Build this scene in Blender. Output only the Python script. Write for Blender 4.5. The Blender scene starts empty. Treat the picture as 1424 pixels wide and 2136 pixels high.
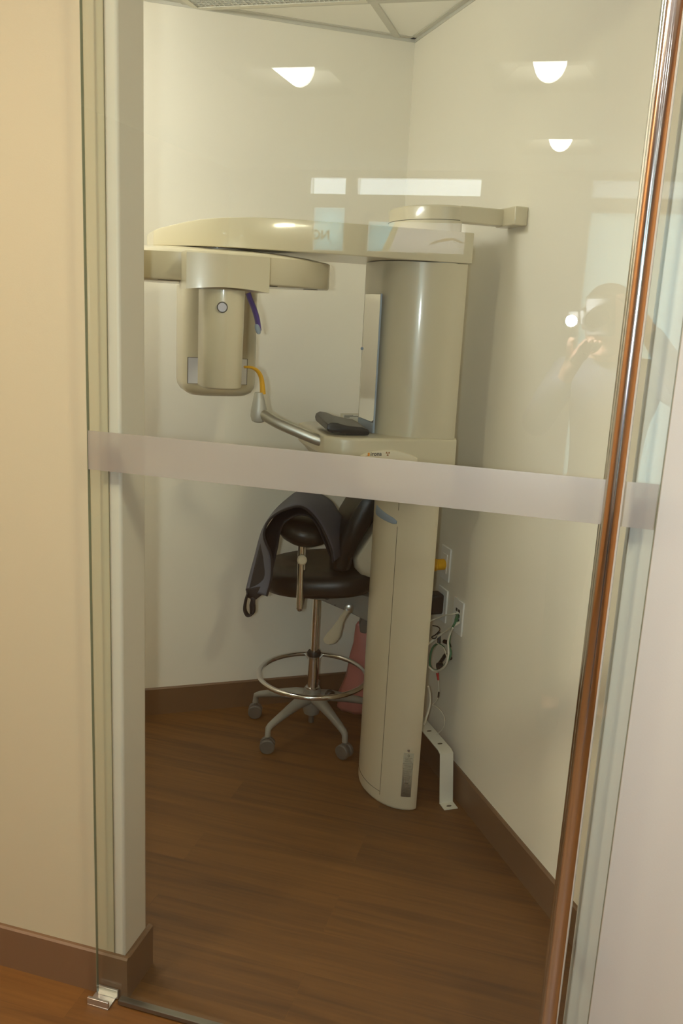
import bpy, bmesh, math, random
from mathutils import Vector, Matrix
random.seed(4)
C = bpy.context.scene.collection
PI = math.pi
R = math.radians

# ------------------------------------------------------------------ camera maths
FPX, YAW, PITCH, ROLL, H = 1806.9, .26337, .22925, -.0507, 1.55
TH = .58324                                   # turn of the x-ray room against the corridor
CAM = Vector((0, 0, H))
_w = Vector((-math.sin(YAW)*math.cos(PITCH), math.cos(YAW)*math.cos(PITCH), -math.sin(PITCH)))
_r = _w.cross(Vector((0, 0, 1))).normalized()
_d = _w.cross(_r)
_c, _s = math.cos(ROLL), math.sin(ROLL)
CR, CD, CW = _c*_r + _s*_d, -_s*_r + _c*_d, _w
BD = Vector((math.cos(TH), math.sin(TH), 0))   # towards the right wall
WD = Vector((math.sin(TH), -math.cos(TH), 0))  # along the right wall, towards the door
def ray(u, v): return ((u-712)*CR + (v-1068)*CD)/FPX + CW
def on_plane(u, v, p, n):
    q = ray(u, v); return CAM + q*((p-CAM).dot(n)/q.dot(n))
def at_a(u, v, a): return on_plane(u, v, BD*a, BD)
def at_b(u, v, b): return on_plane(u, v, WD*b, WD)
def at_z(u, v, z): return on_plane(u, v, Vector((0, 0, z)), Vector((0, 0, 1)))
def W(a, b, z): return BD*a + WD*b + Vector((0, 0, z))
SC = Vector((-.853, 2.875, 0))                 # stool centre
SF = Vector((-.959, -.284, 0)).normalized()    # the way the stool faces
SS = Vector((.284, -.959, 0)).normalized()
def ST(f, s, z): return SC + SF*f + SS*s + Vector((0, 0, z))
def at_s(u, v, s): return on_plane(u, v, SC + SS*s, SS)

# ------------------------------------------------------------------ materials
def lin(c):
    return tuple((x/12.92 if x <= .04045 else ((x+.055)/1.055)**2.4) for x in c)
def rgb(r, g, b): return lin((r/255, g/255, b/255)) + (1,)
MATS = {}
def mat(name, col, rough=.5, metal=0, coat=0, bump=0, bscale=200, var=0, vscale=4, spec=.5, trans=0):
    m = bpy.data.materials.new(name); m.use_nodes = True
    nt = m.node_tree; b = nt.nodes['Principled BSDF']
    b.inputs['Base Color'].default_value = col
    b.inputs['Roughness'].default_value = rough
    b.inputs['Metallic'].default_value = metal
    b.inputs['Specular IOR Level'].default_value = spec
    b.inputs['Coat Weight'].default_value = coat
    b.inputs['Coat Roughness'].default_value = .08
    tc = nt.nodes.new('ShaderNodeTexCoord')
    if var:
        n = nt.nodes.new('ShaderNodeTexNoise'); n.inputs['Scale'].default_value = vscale
        n.inputs['Detail'].default_value = 4
        nt.links.new(tc.outputs['Object'], n.inputs['Vector'])
        mx = nt.nodes.new('ShaderNodeMix'); mx.data_type = 'RGBA'
        mx.inputs[6].default_value = tuple(x*(1-var) for x in col[:3]) + (1,)
        mx.inputs[7].default_value = tuple(min(1, x*(1+var)) for x in col[:3]) + (1,)
        nt.links.new(n.outputs['Fac'], mx.inputs[0]); nt.links.new(mx.outputs[2], b.inputs['Base Color'])
    if bump:
        n2 = nt.nodes.new('ShaderNodeTexNoise'); n2.inputs['Scale'].default_value = bscale
        nt.links.new(tc.outputs['Object'], n2.inputs['Vector'])
        bp = nt.nodes.new('ShaderNodeBump'); bp.inputs['Strength'].default_value = bump
        bp.inputs['Distance'].default_value = .002
        nt.links.new(n2.outputs['Fac'], bp.inputs['Height']); nt.links.new(bp.outputs['Normal'], b.inputs['Normal'])
    MATS[name] = m
    return m
def emit(name, col, s):
    m = bpy.data.materials.new(name); m.use_nodes = True; nt = m.node_tree
    nt.nodes.remove(nt.nodes['Principled BSDF'])
    e = nt.nodes.new('ShaderNodeEmission'); e.inputs[0].default_value = col; e.inputs[1].default_value = s
    nt.links.new(e.outputs[0], nt.nodes['Material Output'].inputs[0]); return m
def glass(name, tint):
    m = bpy.data.materials.new(name); m.use_nodes = True; nt = m.node_tree; N = nt.nodes
    N.remove(N['Principled BSDF'])
    t = N.new('ShaderNodeBsdfTransparent'); t.inputs[0].default_value = tint
    g = N.new('ShaderNodeBsdfGlossy'); g.inputs['Roughness'].default_value = 0
    f = N.new('ShaderNodeFresnel'); geo = N.new('ShaderNodeNewGeometry')
    mp = N.new('ShaderNodeMapRange'); mp.inputs[3].default_value = 1.52; mp.inputs[4].default_value = 1/1.52
    mx = N.new('ShaderNodeMixShader')
    nt.links.new(geo.outputs['Backfacing'], mp.inputs[0]); nt.links.new(mp.outputs[0], f.inputs[0])
    nt.links.new(f.outputs[0], mx.inputs[0]); nt.links.new(t.outputs[0], mx.inputs[1]); nt.links.new(g.outputs[0], mx.inputs[2])
    nt.links.new(mx.outputs[0], N['Material Output'].inputs[0]); return m
def film(name, col, tr, opacity):
    """translucent window film: part lets light straight through, part scatters it"""
    m = bpy.data.materials.new(name); m.use_nodes = True; nt = m.node_tree; N = nt.nodes
    N.remove(N['Principled BSDF'])
    t = N.new('ShaderNodeBsdfTransparent')
    d = N.new('ShaderNodeBsdfDiffuse'); d.inputs[0].default_value = col
    tl = N.new('ShaderNodeBsdfTranslucent'); tl.inputs[0].default_value = col
    m1 = N.new('ShaderNodeMixShader'); m1.inputs[0].default_value = tr
    m2 = N.new('ShaderNodeMixShader'); m2.inputs[0].default_value = opacity
    nt.links.new(d.outputs[0], m1.inputs[1]); nt.links.new(tl.outputs[0], m1.inputs[2])
    nt.links.new(t.outputs[0], m2.inputs[1]); nt.links.new(m1.outputs[0], m2.inputs[2])
    nt.links.new(m2.outputs[0], N['Material Output'].inputs[0]); return m
def wood_floor():
    m = bpy.data.materials.new('wood_planks'); m.use_nodes = True; nt = m.node_tree; N = nt.nodes; L = nt.links
    b = N['Principled BSDF']; b.inputs['Roughness'].default_value = .55
    tc = N.new('ShaderNodeTexCoord')
    br = N.new('ShaderNodeTexBrick'); br.offset = .37; br.offset_frequency = 2
    br.inputs['Scale'].default_value = 1; br.inputs['Brick Width'].default_value = 1.25
    br.inputs['Row Height'].default_value = .15; br.inputs['Mortar Size'].default_value = .0007
    br.inputs['Color1'].default_value = (0, 0, 0, 1); br.inputs['Color2'].default_value = (1, 1, 1, 1)
    br.inputs['Mortar'].default_value = (.35, .35, .35, 1)
    L.new(tc.outputs['Object'], br.inputs['Vector'])
    bw = N.new('ShaderNodeRGBToBW'); L.new(br.outputs['Color'], bw.inputs[0])
    # each plank shifts the grain sideways
    cmb = N.new('ShaderNodeCombineXYZ'); mul = N.new('ShaderNodeMath'); mul.operation = 'MULTIPLY'; mul.inputs[1].default_value = 7.3
    L.new(bw.outputs[0], mul.inputs[0]); L.new(mul.outputs[0], cmb.inputs[0]); L.new(mul.outputs[0], cmb.inputs[2])
    add = N.new('ShaderNodeVectorMath'); add.operation = 'ADD'
    L.new(tc.outputs['Object'], add.inputs[0]); L.new(cmb.outputs[0], add.inputs[1])
    sc = N.new('ShaderNodeVectorMath'); sc.operation = 'MULTIPLY'; sc.inputs[1].default_value = (1.1, 16, 1)
    L.new(add.outputs[0], sc.inputs[0])
    n1 = N.new('ShaderNodeTexNoise'); n1.inputs['Scale'].default_value = 1.4; n1.inputs['Detail'].default_value = 6; n1.inputs['Distortion'].default_value = .9
    L.new(sc.outputs[0], n1.inputs['Vector'])
    sc2 = N.new('ShaderNodeVectorMath'); sc2.operation = 'MULTIPLY'; sc2.inputs[1].default_value = (4, 120, 1)
    L.new(add.outputs[0], sc2.inputs[0])
    n2 = N.new('ShaderNodeTexNoise'); n2.inputs['Scale'].default_value = 1; n2.inputs['Detail'].default_value = 3
    L.new(sc2.outputs[0], n2.inputs['Vector'])
    mixn = N.new('ShaderNodeMix'); mixn.inputs[0].default_value = .3
    L.new(n1.outputs['Fac'], mixn.inputs[2]); L.new(n2.outputs['Fac'], mixn.inputs[3])
    pl = N.new('ShaderNodeMix'); pl.inputs[0].default_value = .12
    L.new(mixn.outputs[0], pl.inputs[2]); L.new(bw.outputs[0], pl.inputs[3])
    cr = N.new('ShaderNodeValToRGB')
    cr.color_ramp.elements[0].position = .27; cr.color_ramp.elements[0].color = rgb(70, 44, 17)
    cr.color_ramp.elements[1].position = .72; cr.color_ramp.elements[1].color = rgb(116, 78, 33)
    e = cr.color_ramp.elements.new(.48); e.color = rgb(98, 64, 25)
    L.new(pl.outputs[0], cr.inputs[0]); L.new(cr.outputs[0], b.inputs['Base Color'])
    return m

cream = mat('cream_enamel', rgb(206, 196, 168), .3, coat=.5)
cream2 = mat('cream_cover', rgb(216, 204, 176), .33, coat=.4)
room_paint = mat('room_paint', rgb(240, 234, 219), .6, bump=.06, bscale=350)
peach_paint = mat('peach_paint', rgb(178, 170, 142), .6, bump=.06, bscale=350)
pink_paint = mat('corridor_white_paint', rgb(197, 197, 190), .6, bump=.06, bscale=350)
jamb_paint = mat('jamb_white_paint', rgb(206, 200, 184), .5)
taupe = mat('taupe_vinyl_base', rgb(108, 82, 58), .45, var=.05, vscale=3)
tile = mat('ceiling_tile', rgb(250, 248, 240), .9, bump=.25, bscale=500)
grid_m = mat('ceiling_grid_metal', rgb(206, 204, 192), .5)
floor_m = wood_floor()
white_m = mat('white_enamel', rgb(226, 222, 206), .4)
white_pl = mat('white_plastic', rgb(244, 242, 236), .4)
chrome = mat('polished_chrome', (.82, .80, .78, 1), .12, 1)
steel = mat('brushed_steel', (.62, .6, .56, 1), .28, 1)
alu = mat('satin_aluminium', (.72, .71, .68, 1), .35, 1)
grey_pl = mat('grey_nylon', rgb(140, 136, 126), .45, var=.05)
dgrey_pl = mat('dark_grey_plastic', rgb(92, 88, 82), .5)
black_pl = mat('black_plastic', rgb(26, 25, 24), .45)
vinyl = mat('black_vinyl', rgb(42, 38, 34), .38, bump=.1, bscale=250)
collar_m = mat('charcoal_vinyl', rgb(22, 21, 23), .35, bump=.15, bscale=120)
apron_m = mat('slate_apron_cloth', rgb(92, 94, 108), .75, bump=.2, bscale=400)
apron_in = mat('dark_apron_lining', rgb(40, 37, 40), .8, bump=.15, bscale=300)
yellow = mat('yellow_plastic', rgb(226, 170, 20), .35)
purple = mat('violet_plastic', rgb(78, 58, 140), .3)
bluegrey = mat('blue_grey_plastic', rgb(148, 162, 178), .4)
mirror_m = mat('mirror_silver', (.9, .9, .88, 1), .01, 1)
seam_m = mat('seam_shadow_gap', rgb(90, 84, 68), .7)
label_m = mat('silver_rating_label', rgb(166, 160, 142), .5)
ink = mat('printed_ink', rgb(60, 56, 50), .6)
orange_ink = mat('orange_ink', rgb(226, 150, 40), .5)
brown_ink = mat('brown_ink', rgb(150, 96, 40), .5)
panel_lbl = mat('pale_panel', rgb(226, 226, 230), .25)
pinkbag = mat('pink_polythene', rgb(190, 118, 110), .3, bump=.2, bscale=25, var=.08, vscale=15)
whitecard = mat('white_card', rgb(226, 222, 208), .7)
cable_w = mat('white_cable', rgb(220, 214, 196), .45)
cable_g = mat('green_cable', rgb(70, 120, 84), .45)
red_pl = mat('red_plastic', rgb(180, 40, 34), .4)
glass_m = glass('green_tinted_glass', (.955, .98, .965, 1))
pane_m = glass('clear_glass', (.97, .98, .97, 1))
def frosting():
    m = bpy.data.materials.new('frosted_film'); m.use_nodes = True; nt = m.node_tree; N = nt.nodes
    N.remove(N['Principled BSDF'])
    d = N.new('ShaderNodeBsdfDiffuse'); d.inputs[0].default_value = (.86, .84, .76, 1)
    tl = N.new('ShaderNodeBsdfTranslucent'); tl.inputs[0].default_value = (.88, .86, .76, 1)
    rf = N.new('ShaderNodeBsdfRefraction'); rf.inputs['Roughness'].default_value = .20; rf.inputs['IOR'].default_value = 1.25
    gl = N.new('ShaderNodeBsdfGlossy'); gl.inputs['Roughness'].default_value = .32; gl.inputs[0].default_value = (1, 1, 1, 1)
    m1 = N.new('ShaderNodeMixShader'); m1.inputs[0].default_value = .5
    m2 = N.new('ShaderNodeMixShader'); m2.inputs[0].default_value = .66
    m3 = N.new('ShaderNodeMixShader'); m3.inputs[0].default_value = .13
    nt.links.new(d.outputs[0], m1.inputs[1]); nt.links.new(tl.outputs[0], m1.inputs[2])
    nt.links.new(m1.outputs[0], m2.inputs[1]); nt.links.new(rf.outputs[0], m2.inputs[2])
    nt.links.new(m2.outputs[0], m3.inputs[1]); nt.links.new(gl.outputs[0], m3.inputs[2])
    nt.links.new(m3.outputs[0], N['Material Output'].inputs[0]); return m
frost = frosting()
louvre_m = mat('louvre_plastic', rgb(226, 226, 216), .5)
dark_void = mat('dark_plenum', rgb(110, 110, 110), .9)

# ------------------------------------------------------------------ mesh helpers
def V(x): return x if isinstance(x, Vector) else Vector(x)
def add_loft(bm, rings, caps=(True, True), closed=True):
    rs = [[bm.verts.new(V(p)) for p in r] for r in rings]
    n = len(rs[0])
    for a, b in zip(rs, rs[1:]):
        for i in range(n if closed else n-1):
            j = (i+1) % n
            bm.faces.new((a[i], a[j], b[j], b[i]))
    if closed and n > 2:
        if caps[0]: bm.faces.new(list(reversed(rs[0])))
        if caps[1]: bm.faces.new(rs[-1])
    return rs
def add_box(bm, p0, p1, M=None):
    x0, y0, z0 = p0; x1, y1, z1 = p1
    f = M if M else (lambda x, y, z: Vector((x, y, z)))
    add_loft(bm, [[f(x0, y0, z), f(x1, y0, z), f(x1, y1, z), f(x0, y1, z)] for z in (z0, z1)])
def add_tube(bm, pts, r, seg=12, caps=True):
    pts = [V(p) for p in pts]; n = len(pts)
    rad = r if isinstance(r, (list, tuple)) else [r]*n
    up = None; rings = []
    for i, p in enumerate(pts):
        t = (pts[min(i+1, n-1)] - pts[max(i-1, 0)]).normalized()
        if up is None:
            up = t.orthogonal().normalized()
        up = (up - t*up.dot(t)).normalized(); sd = t.cross(up)
        rings.append([p + (up*math.cos(2*PI*k/seg) + sd*math.sin(2*PI*k/seg))*rad[i] for k in range(seg)])
    add_loft(bm, rings, (caps, caps))
def add_lathe(bm, base, axis, prof, seg=24):
    """prof: (distance along axis, radius)"""
    axis = V(axis).normalized(); u = axis.orthogonal().normalized(); v = axis.cross(u)
    add_loft(bm, [[V(base) + axis*h + (u*math.cos(2*PI*k/seg) + v*math.sin(2*PI*k/seg))*max(r, 1e-4) for k in range(seg)] for h, r in prof])
def add_torus(bm, c, axis, R_, r, seg=64, s2=12):
    axis = V(axis).normalized(); u = axis.orthogonal().normalized(); v = axis.cross(u)
    rings = []
    for i in range(seg+1):
        a = 2*PI*i/seg; d = u*math.cos(a) + v*math.sin(a)
        rings.append([V(c) + d*(R_ + r*math.cos(2*PI*k/s2)) + axis*r*math.sin(2*PI*k/s2) for k in range(s2)])
    add_loft(bm, rings, (False, False))
    bmesh.ops.remove_doubles(bm, verts=bm.verts, dist=1e-6)
def add_poly(bm, pts, vec):
    """a flat outline given depth along vec"""
    vec = V(vec); add_loft(bm, [[V(p) for p in pts], [V(p)+vec for p in pts]])
def spline(pts, n=8):
    """Catmull-Rom through points"""
    P = [V(p) for p in pts]; out = []
    for i in range(len(P)-1):
        p0 = P[max(i-1, 0)]; p1 = P[i]; p2 = P[i+1]; p3 = P[min(i+2, len(P)-1)]
        for k in range(n):
            t = k/n
            out.append(.5*((2*p1) + (p2-p0)*t + (2*p0-5*p1+4*p2-p3)*t*t + (3*p1-p0-3*p2+p3)*t**3))
    out.append(P[-1]); return out
def B(): return bmesh.new()
def rootM(o): return Matrix.Translation(o.location) @ Matrix.Rotation(o.rotation_euler.z, 4, 'Z')
def obj(name, bm, m, parent=None, bevel=0, bseg=2, smooth=35, sub=0, solid=0, kind=None, label=None):
    bmesh.ops.recalc_face_normals(bm, faces=bm.faces)
    me = bpy.data.meshes.new(name); 
    o = bpy.data.objects.new(name, me); C.objects.link(o)
    if parent is None:                         # own origin at the base of the thing
        xs = [v.co for v in bm.verts]
        c = Vector(((min(p.x for p in xs)+max(p.x for p in xs))/2, (min(p.y for p in xs)+max(p.y for p in xs))/2, min(p.z for p in xs)))
        for v in bm.verts: v.co -= c
        o.location = c
    bm.to_mesh(me); bm.free()
    for mm in (m if isinstance(m, (list, tuple)) else [m]): me.materials.append(mm)
    for p in me.polygons: p.use_smooth = True
    me.set_sharp_from_angle(angle=R(smooth))
    if parent is not None:
        o.parent = parent
        o.matrix_parent_inverse = rootM(parent).inverted() if parent.type == 'EMPTY' or parent.parent is None else Matrix()
    if solid:
        s = o.modifiers.new('solid', 'SOLIDIFY'); s.thickness = solid; s.offset = 0
    if bevel:
        b = o.modifiers.new('bevel', 'BEVEL'); b.width = bevel; b.segments = bseg; b.limit_method = 'ANGLE'; b.angle_limit = R(40)
        b.harden_normals = False
    if sub:
        s = o.modifiers.new('sub', 'SUBSURF'); s.levels = sub; s.render_levels = sub
    if kind: o['kind'] = kind
    if label: o['label'] = label
    return o
def tag(o, label, cat, group=None):
    o['label'] = label; o['category'] = cat
    if group: o['group'] = group
    return o
def thing(name, label, cat, loc, rz=0, group=None):
    o = bpy.data.objects.new(name, None); C.objects.link(o); o.empty_display_size = .1
    o.location = loc; o.rotation_euler = (0, 0, rz); return tag(o, label, cat, group)
def structE(name, loc):
    o = bpy.data.objects.new(name, None); C.objects.link(o); o.location = loc; o['kind'] = 'structure'; return o
def struct(name, bm, m, **k): return obj(name, bm, m, kind='structure', **k)
def text_mesh(bm, s, size, org, ux, uz, depth=.0006, bold=0, align='LEFT'):
    cu = bpy.data.curves.new('t', 'FONT'); cu.body = s; cu.size = size; cu.offset = bold; cu.align_x = align
    o = bpy.data.objects.new('t', cu); C.objects.link(o)
    dg = bpy.context.evaluated_depsgraph_get(); me = bpy.data.meshes.new_from_object(o.evaluated_get(dg))
    ux = V(ux).normalized(); uz = V(uz).normalized(); un = ux.cross(uz)
    vs = [bm.verts.new(V(org) + ux*v.co.x + uz*v.co.y + un*depth) for v in me.vertices]
    for p in me.polygons:
        try: bm.faces.new([vs[i] for i in p.vertices])
        except ValueError: pass
    bpy.data.objects.remove(o); bpy.data.meshes.remove(me); bpy.data.curves.remove(cu)

# ------------------------------------------------------------------ the rooms
YF, YB = 1.50, 1.60               # corridor face and room face of the wall with the door
XL, XR = -.857, .100              # door opening
ZC, ZK = 2.49, 2.74               # room and corridor ceilings
AW, BW = 1.22, -3.126             # right wall and back wall of the x-ray room
XK0, XK1, YK = -3.3, 2.2, -4.8    # corridor extents
corner = W(AW, BW, 0)
xr = (AW - .551*YB)/.8347         # right wall meets the door wall
def yback(x): return (3.126 + BD.y*x)/BD.x

bm = B(); add_box(bm, (XK0-.2, YK-.2, -.06), (XK1+.2, 3.6, 0)); fl = struct('floor', bm, floor_m)
fl.location.x += .06
bm = B(); add_box(bm, (XK0, YF, 0), (XL-.028, YB, ZK)); struct('wall_left', bm, [peach_paint])
bm = B(); add_box(bm, (XL-.028, YF, 0), (XL, YB, ZK)); struct('trim_1', bm, jamb_paint, bevel=.006, bseg=3)
bm = B(); add_box(bm, (XR, YF, 0), (XK1, YB, ZK)); struct('wall_right', bm, pink_paint, bevel=.002)
bm = B(); add_box(bm, (XL-.001, YF, 2.40), (XR+.001, YB, ZK)); struct('wall_over_door', bm, pink_paint)
# x-ray room walls
bm = B(); add_loft(bm, [[W(AW, BW-.1, z), W(AW, -1.0, z), W(AW+.1, -1.0, z), W(AW+.1, BW-.1, z)] for z in (0, 2.6)])
bm2 = B()
e1 = Vector((xr+.0, YB, 0))
bl = e1.dot(WD)
bmesh.ops.delete(bm, geom=bm.verts, context='VERTS')
add_loft(bm, [[W(AW, BW, z), W(AW, bl, z), W(AW+.1, bl, z), W(AW+.1, BW, z)] for z in (0, 2.6)]); struct('wall_room_right', bm, room_paint)
bm2.free()
xl = -2.3
pl_ = Vector((xl, yback(xl), 0)); al = pl_.dot(BD)
bm = B(); add_loft(bm, [[W(al, BW, z), W(AW+.1, BW, z), W(AW+.1, BW-.1, z), W(al, BW-.1, z)] for z in (0, 2.6)]); struct('wall_room_back', bm, room_paint)
bm = B(); add_box(bm, (xl-.1, YB, 0), (xl, yback(xl)+.1, 2.6)); struct('wall_room_left', bm, room_paint)
# baseboards: 108 mm vinyl strips
BH, BT = .108, .011
def base_strip(name, p0, p1, n):
    p0, p1, n = V(p0), V(p1), V(n)
    bm = B(); add_loft(bm, [[p0, p1, p1+n*t, p0+n*t] for t in (0,)] if False else
        [[p+Vector((0, 0, 0)), p+n*BT, p+n*BT+Vector((0, 0, BH-.004)), p+n*(BT-.004)+Vector((0, 0, BH)), p+Vector((0, 0, BH))] for p in (p0, p1)])
    return struct(name, bm, taupe)
base_strip('baseboard_left', (XK0, YF, 0), (XL+BT, YF, 0), (0, -1, 0))
base_strip('baseboard_jamb', (XL, YF, 0), (XL, YB+BT, 0), (1, 0, 0))
base_strip('baseboard_right', (XR, YF, 0), (XK1, YF, 0), (0, -1, 0))
base_strip('baseboard_room_right', W(AW, BW, 0), W(AW, bl, 0), -BD)
base_strip('baseboard_room_back', W(al, BW, 0), W(AW, BW, 0), WD)
# x-ray room ceiling with its T-bar grid
GX, GY, GP = -.76, 2.885, .61
poly = [Vector((xl, YB, 0)), Vector((xr, YB, 0)), corner, pl_]
bm = B(); add_loft(bm, [[p+Vector((0, 0, z)) for p in poly] for z in (ZC, ZC+.03)]); struct('ceiling', bm, tile)
def clip_line(axis, val):
    ts = []
    for i in range(4):
        p, q = poly[i], poly[(i+1) % 4]
        dp, dq = p[axis]-val, q[axis]-val
        if dp*dq < 0:
            t = dp/(dp-dq); ts.append((p+(q-p)*t)[1-axis])
    return sorted(ts)
bm = B()
for k in range(-3, 3):
    v = GX + k*GP; c = clip_line(0, v)
    if len(c) == 2: add_box(bm, (v-.012, c[0], ZC-.006), (v+.012, c[1], ZC))
    v = GY + k*GP; c = clip_line(1, v)
    if len(c) == 2: add_box(bm, (c[0], v-.012, ZC-.0065), (c[1], v+.012, ZC-.0005))
struct('trim_2', bm, grid_m)
bm = B()
for p, q, n in ((W(al, BW, 0), W(AW, BW, 0), WD), (W(AW, BW, 0), W(AW, bl, 0), -BD)):
    add_loft(bm, [[r_+Vector((0, 0, ZC-.013)), r_+n*.003+Vector((0, 0, ZC-.013)), r_+n*.003+Vector((0, 0, ZC-.003)), r_+n*.02+Vector((0, 0, ZC-.003)), r_+n*.02+Vector((0, 0, ZC)), r_+Vector((0, 0, ZC))] for r_ in (p, q)])
struct('trim_3', bm, grid_m)
# egg-crate grille
gx0, gx1, gy0, gy1 = GX-GP+.012, GX-.012, GY-GP+.012, GY-.012
g = thing('ceiling_grille', 'white square egg-crate air grille set in the tiled ceiling', 'ceiling grille', ((gx0+gx1)/2, (gy0+gy1)/2, ZC))
bm = B(); f_ = .022
for a0, b0, a1, b1 in ((gx0, gy0, gx1, gy0+f_), (gx0, gy1-f_, gx1, gy1), (gx0, gy0+f_, gx0+f_, gy1-f_), (gx1-f_, gy0+f_, gx1, gy1-f_)):
    add_box(bm, (a0, b0, ZC-.012), (a1, b1, ZC-.0005))
obj('frame', bm, white_m, g)
bm = B(); n = 34
for k in range(1, n):
    x = gx0+f_+(gx1-gx0-2*f_)*k/n; y = gy0+f_+(gy1-gy0-2*f_)*k/n
    add_box(bm, (x-.001, gy0+f_, ZC-.010), (x+.001, gy1-f_, ZC-.002)); add_box(bm, (gx0+f_, y-.001, ZC-.0101), (gx1-f_, y+.001, ZC-.0021))
obj('lattice', bm, louvre_m, g)
bm = B(); add_box(bm, (gx0+f_, gy0+f_, ZC-.0018), (gx1-f_, gy1-f_, ZC-.0006)); obj('backing', bm, dark_void, g)

# corridor shell (seen only in the glass)
bm = B(); add_box(bm, (XK0-.1, YK, 0), (XK0, YB, ZK)); struct('wall_corridor_left', bm, mat('honey_wood_panel', rgb(176, 124, 72), .5, var=.12, vscale=3))
bm = B(); add_box(bm, (XK1, YK, 0), (XK1+.1, YB, ZK)); struct('wall_corridor_right', bm, MATS['honey_wood_panel'])
# corridor ceiling with openings for the three recessed lights
FILL = [(-1.64, 0), (-2.85, 0), (.92, -1.95), (.92, .45), (.92, -3.75)]  # added lights, kept out of the mirrored view, for extra brightness
LIGHTS = [(-1.72, -1.90), (-.35, -1.90), (-.36, -3.75)]
LW = .29
bm = B()
xs = sorted({XK0-.1, XK1+.1} | {v for x, y in LIGHTS+FILL for v in (x-LW, x+LW)})
ys = sorted({YK-.15, YB} | {v for x, y in LIGHTS+FILL for v in (y-LW, y+LW)})
for i in range(len(xs)-1):
    for j in range(len(ys)-1):
        cx, cy = (xs[i]+xs[i+1])/2, (ys[j]+ys[j+1])/2
        if any(abs(cx-x) < LW and abs(cy-y) < LW for x, y in LIGHTS+FILL): continue
        if ys[j+1]-ys[j] > 1e-6 and xs[i+1]-xs[i] > 1e-6:
            add_box(bm, (xs[i], ys[j], ZK), (xs[i+1], ys[j+1], ZK+.03))
struct('ceiling_corridor', bm, tile)
tube_e = emit('lamp_basket_glow', (1, .98, .92, 1), 19.0)
fill_e = emit('fill_lamp_glow', (1, .86, .62, 1), 150.0)  # strong warm glow for the added lights, lifts the corridor floor
def troffer(x, y, z, lab, group, e=tube_e, lw=LW, k=.55):
    t = thing('ceiling_light', lab, 'ceiling light', (x, y, z), 0, group)
    bm = B()
    r0 = [(x-lw, y-lw), (x+lw, y-lw), (x+lw, y+lw), (x-lw, y+lw)]
    r1 = [(x-lw*.6, y-lw*.93), (x+lw*.6, y-lw*.93), (x+lw*.6, y+lw*.7), (x-lw*.6, y+lw*.7)]
    add_loft(bm, [[Vector((p[0], p[1], z)) for p in r0], [Vector((p[0], p[1], z+.125)) for p in r1]], (False, True))
    obj('reflector', bm, white_m, t, solid=.002)
    bm = B(); n = 12
    prof = [(.085*math.cos(PI*q/n), -.105*math.sin(PI*q/n)) for q in range(n+1)]
    add_loft(bm, [[Vector((x+a, yy, z+.12+b)) for a, b in prof] for yy in (y-lw*k, y+lw*.55)])
    obj('lamp_basket', bm, e, t)
    return t
troffer(*LIGHTS[0], ZK, 'square recessed corridor light mirrored at the upper left of the glass', 'corridor ceiling lights')
troffer(*LIGHTS[1], ZK, 'square recessed corridor light mirrored uppermost at the upper right of the glass', 'corridor ceiling lights')
troffer(*LIGHTS[2], ZK, 'square recessed corridor light mirrored below another at the upper right', 'corridor ceiling lights', k=.88)
room_e = emit('room_lamp_glow', (1, .98, .94, 1), 26.5)
cx, cy = -1.56, 1.91
rl = thing('room_ceiling_light', 'wrap-around ceiling light of the x-ray room, behind the wall left of the door', 'ceiling light', (cx, cy, ZC))
bm = B(); add_box(bm, (cx-.28, cy-.14, ZC-.02), (cx+.28, cy+.14, ZC-.001)); obj('frame', bm, white_m, rl)
bm = B(); n = 12
add_loft(bm, [[Vector((xx, cy+.12*math.cos(PI*k/n), ZC-.021-.085*math.sin(PI*k/n))) for k in range(n+1)] for xx in (cx-.26, cx+.26)]); obj('diffuser', bm, room_e, rl)
# unseen fill lights, added over and behind the photographer to brighten the corridor
for x, y in FILL:
    troffer(x, y, ZK, 'unseen square recessed light added over or behind the photographer to brighten the corridor', 'added corridor fill lights', fill_e if y > -.1 else tube_e)

# far window wall, mirrored in the door glass
TW = .15
wins = [(-2.54, -2.195, 2.53, 2.69), (-2.107, -1.007, 2.53, 2.69), (-.12, .75, 2.53, 2.69),
        (-2.50, -2.195, 2.05, 2.44), (-1.995, -1.11, 2.055, 2.33), (-.11, .75, .10, 2.44)]
xs = sorted({XK0-.1, XK1+.1} | {v for w_ in wins for v in w_[:2]}); zs = sorted({0, ZK} | {v for w_ in wins for v in w_[2:]})
bm = B()
for i in range(len(xs)-1):
    run = None
    for j in range(len(zs)-1):
        cx, cz = (xs[i]+xs[i+1])/2, (zs[j]+zs[j+1])/2
        if any(w_[0] < cx < w_[1] and w_[2] < cz < w_[3] for w_ in wins): continue
        add_box(bm, (xs[i], YK-TW, zs[j]), (xs[i+1], YK, zs[j+1]))
struct('wall_windows', bm, pink_paint)
blue_film = film('blue_window_film', (.24, .64, .74, 1), .9, .97)
door_blue = film('pale_door_film', (.32, .48, .48, 1), .9, .97)
white_film = film('white_window_film', (.34, .38, .40, 1), .9, .9)
skin_print = film('skin_tone_print', (.72, .60, .56, 1), .9, .97)
hair_print = film('blonde_print', (.52, .40, .20, 1), .9, .97)
brow_print = film('brow_print', (.46, .30, .20, 1), .9, .97)
letter_print = film('letter_print', (.02, .05, .06, 1), .9, .98)
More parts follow.
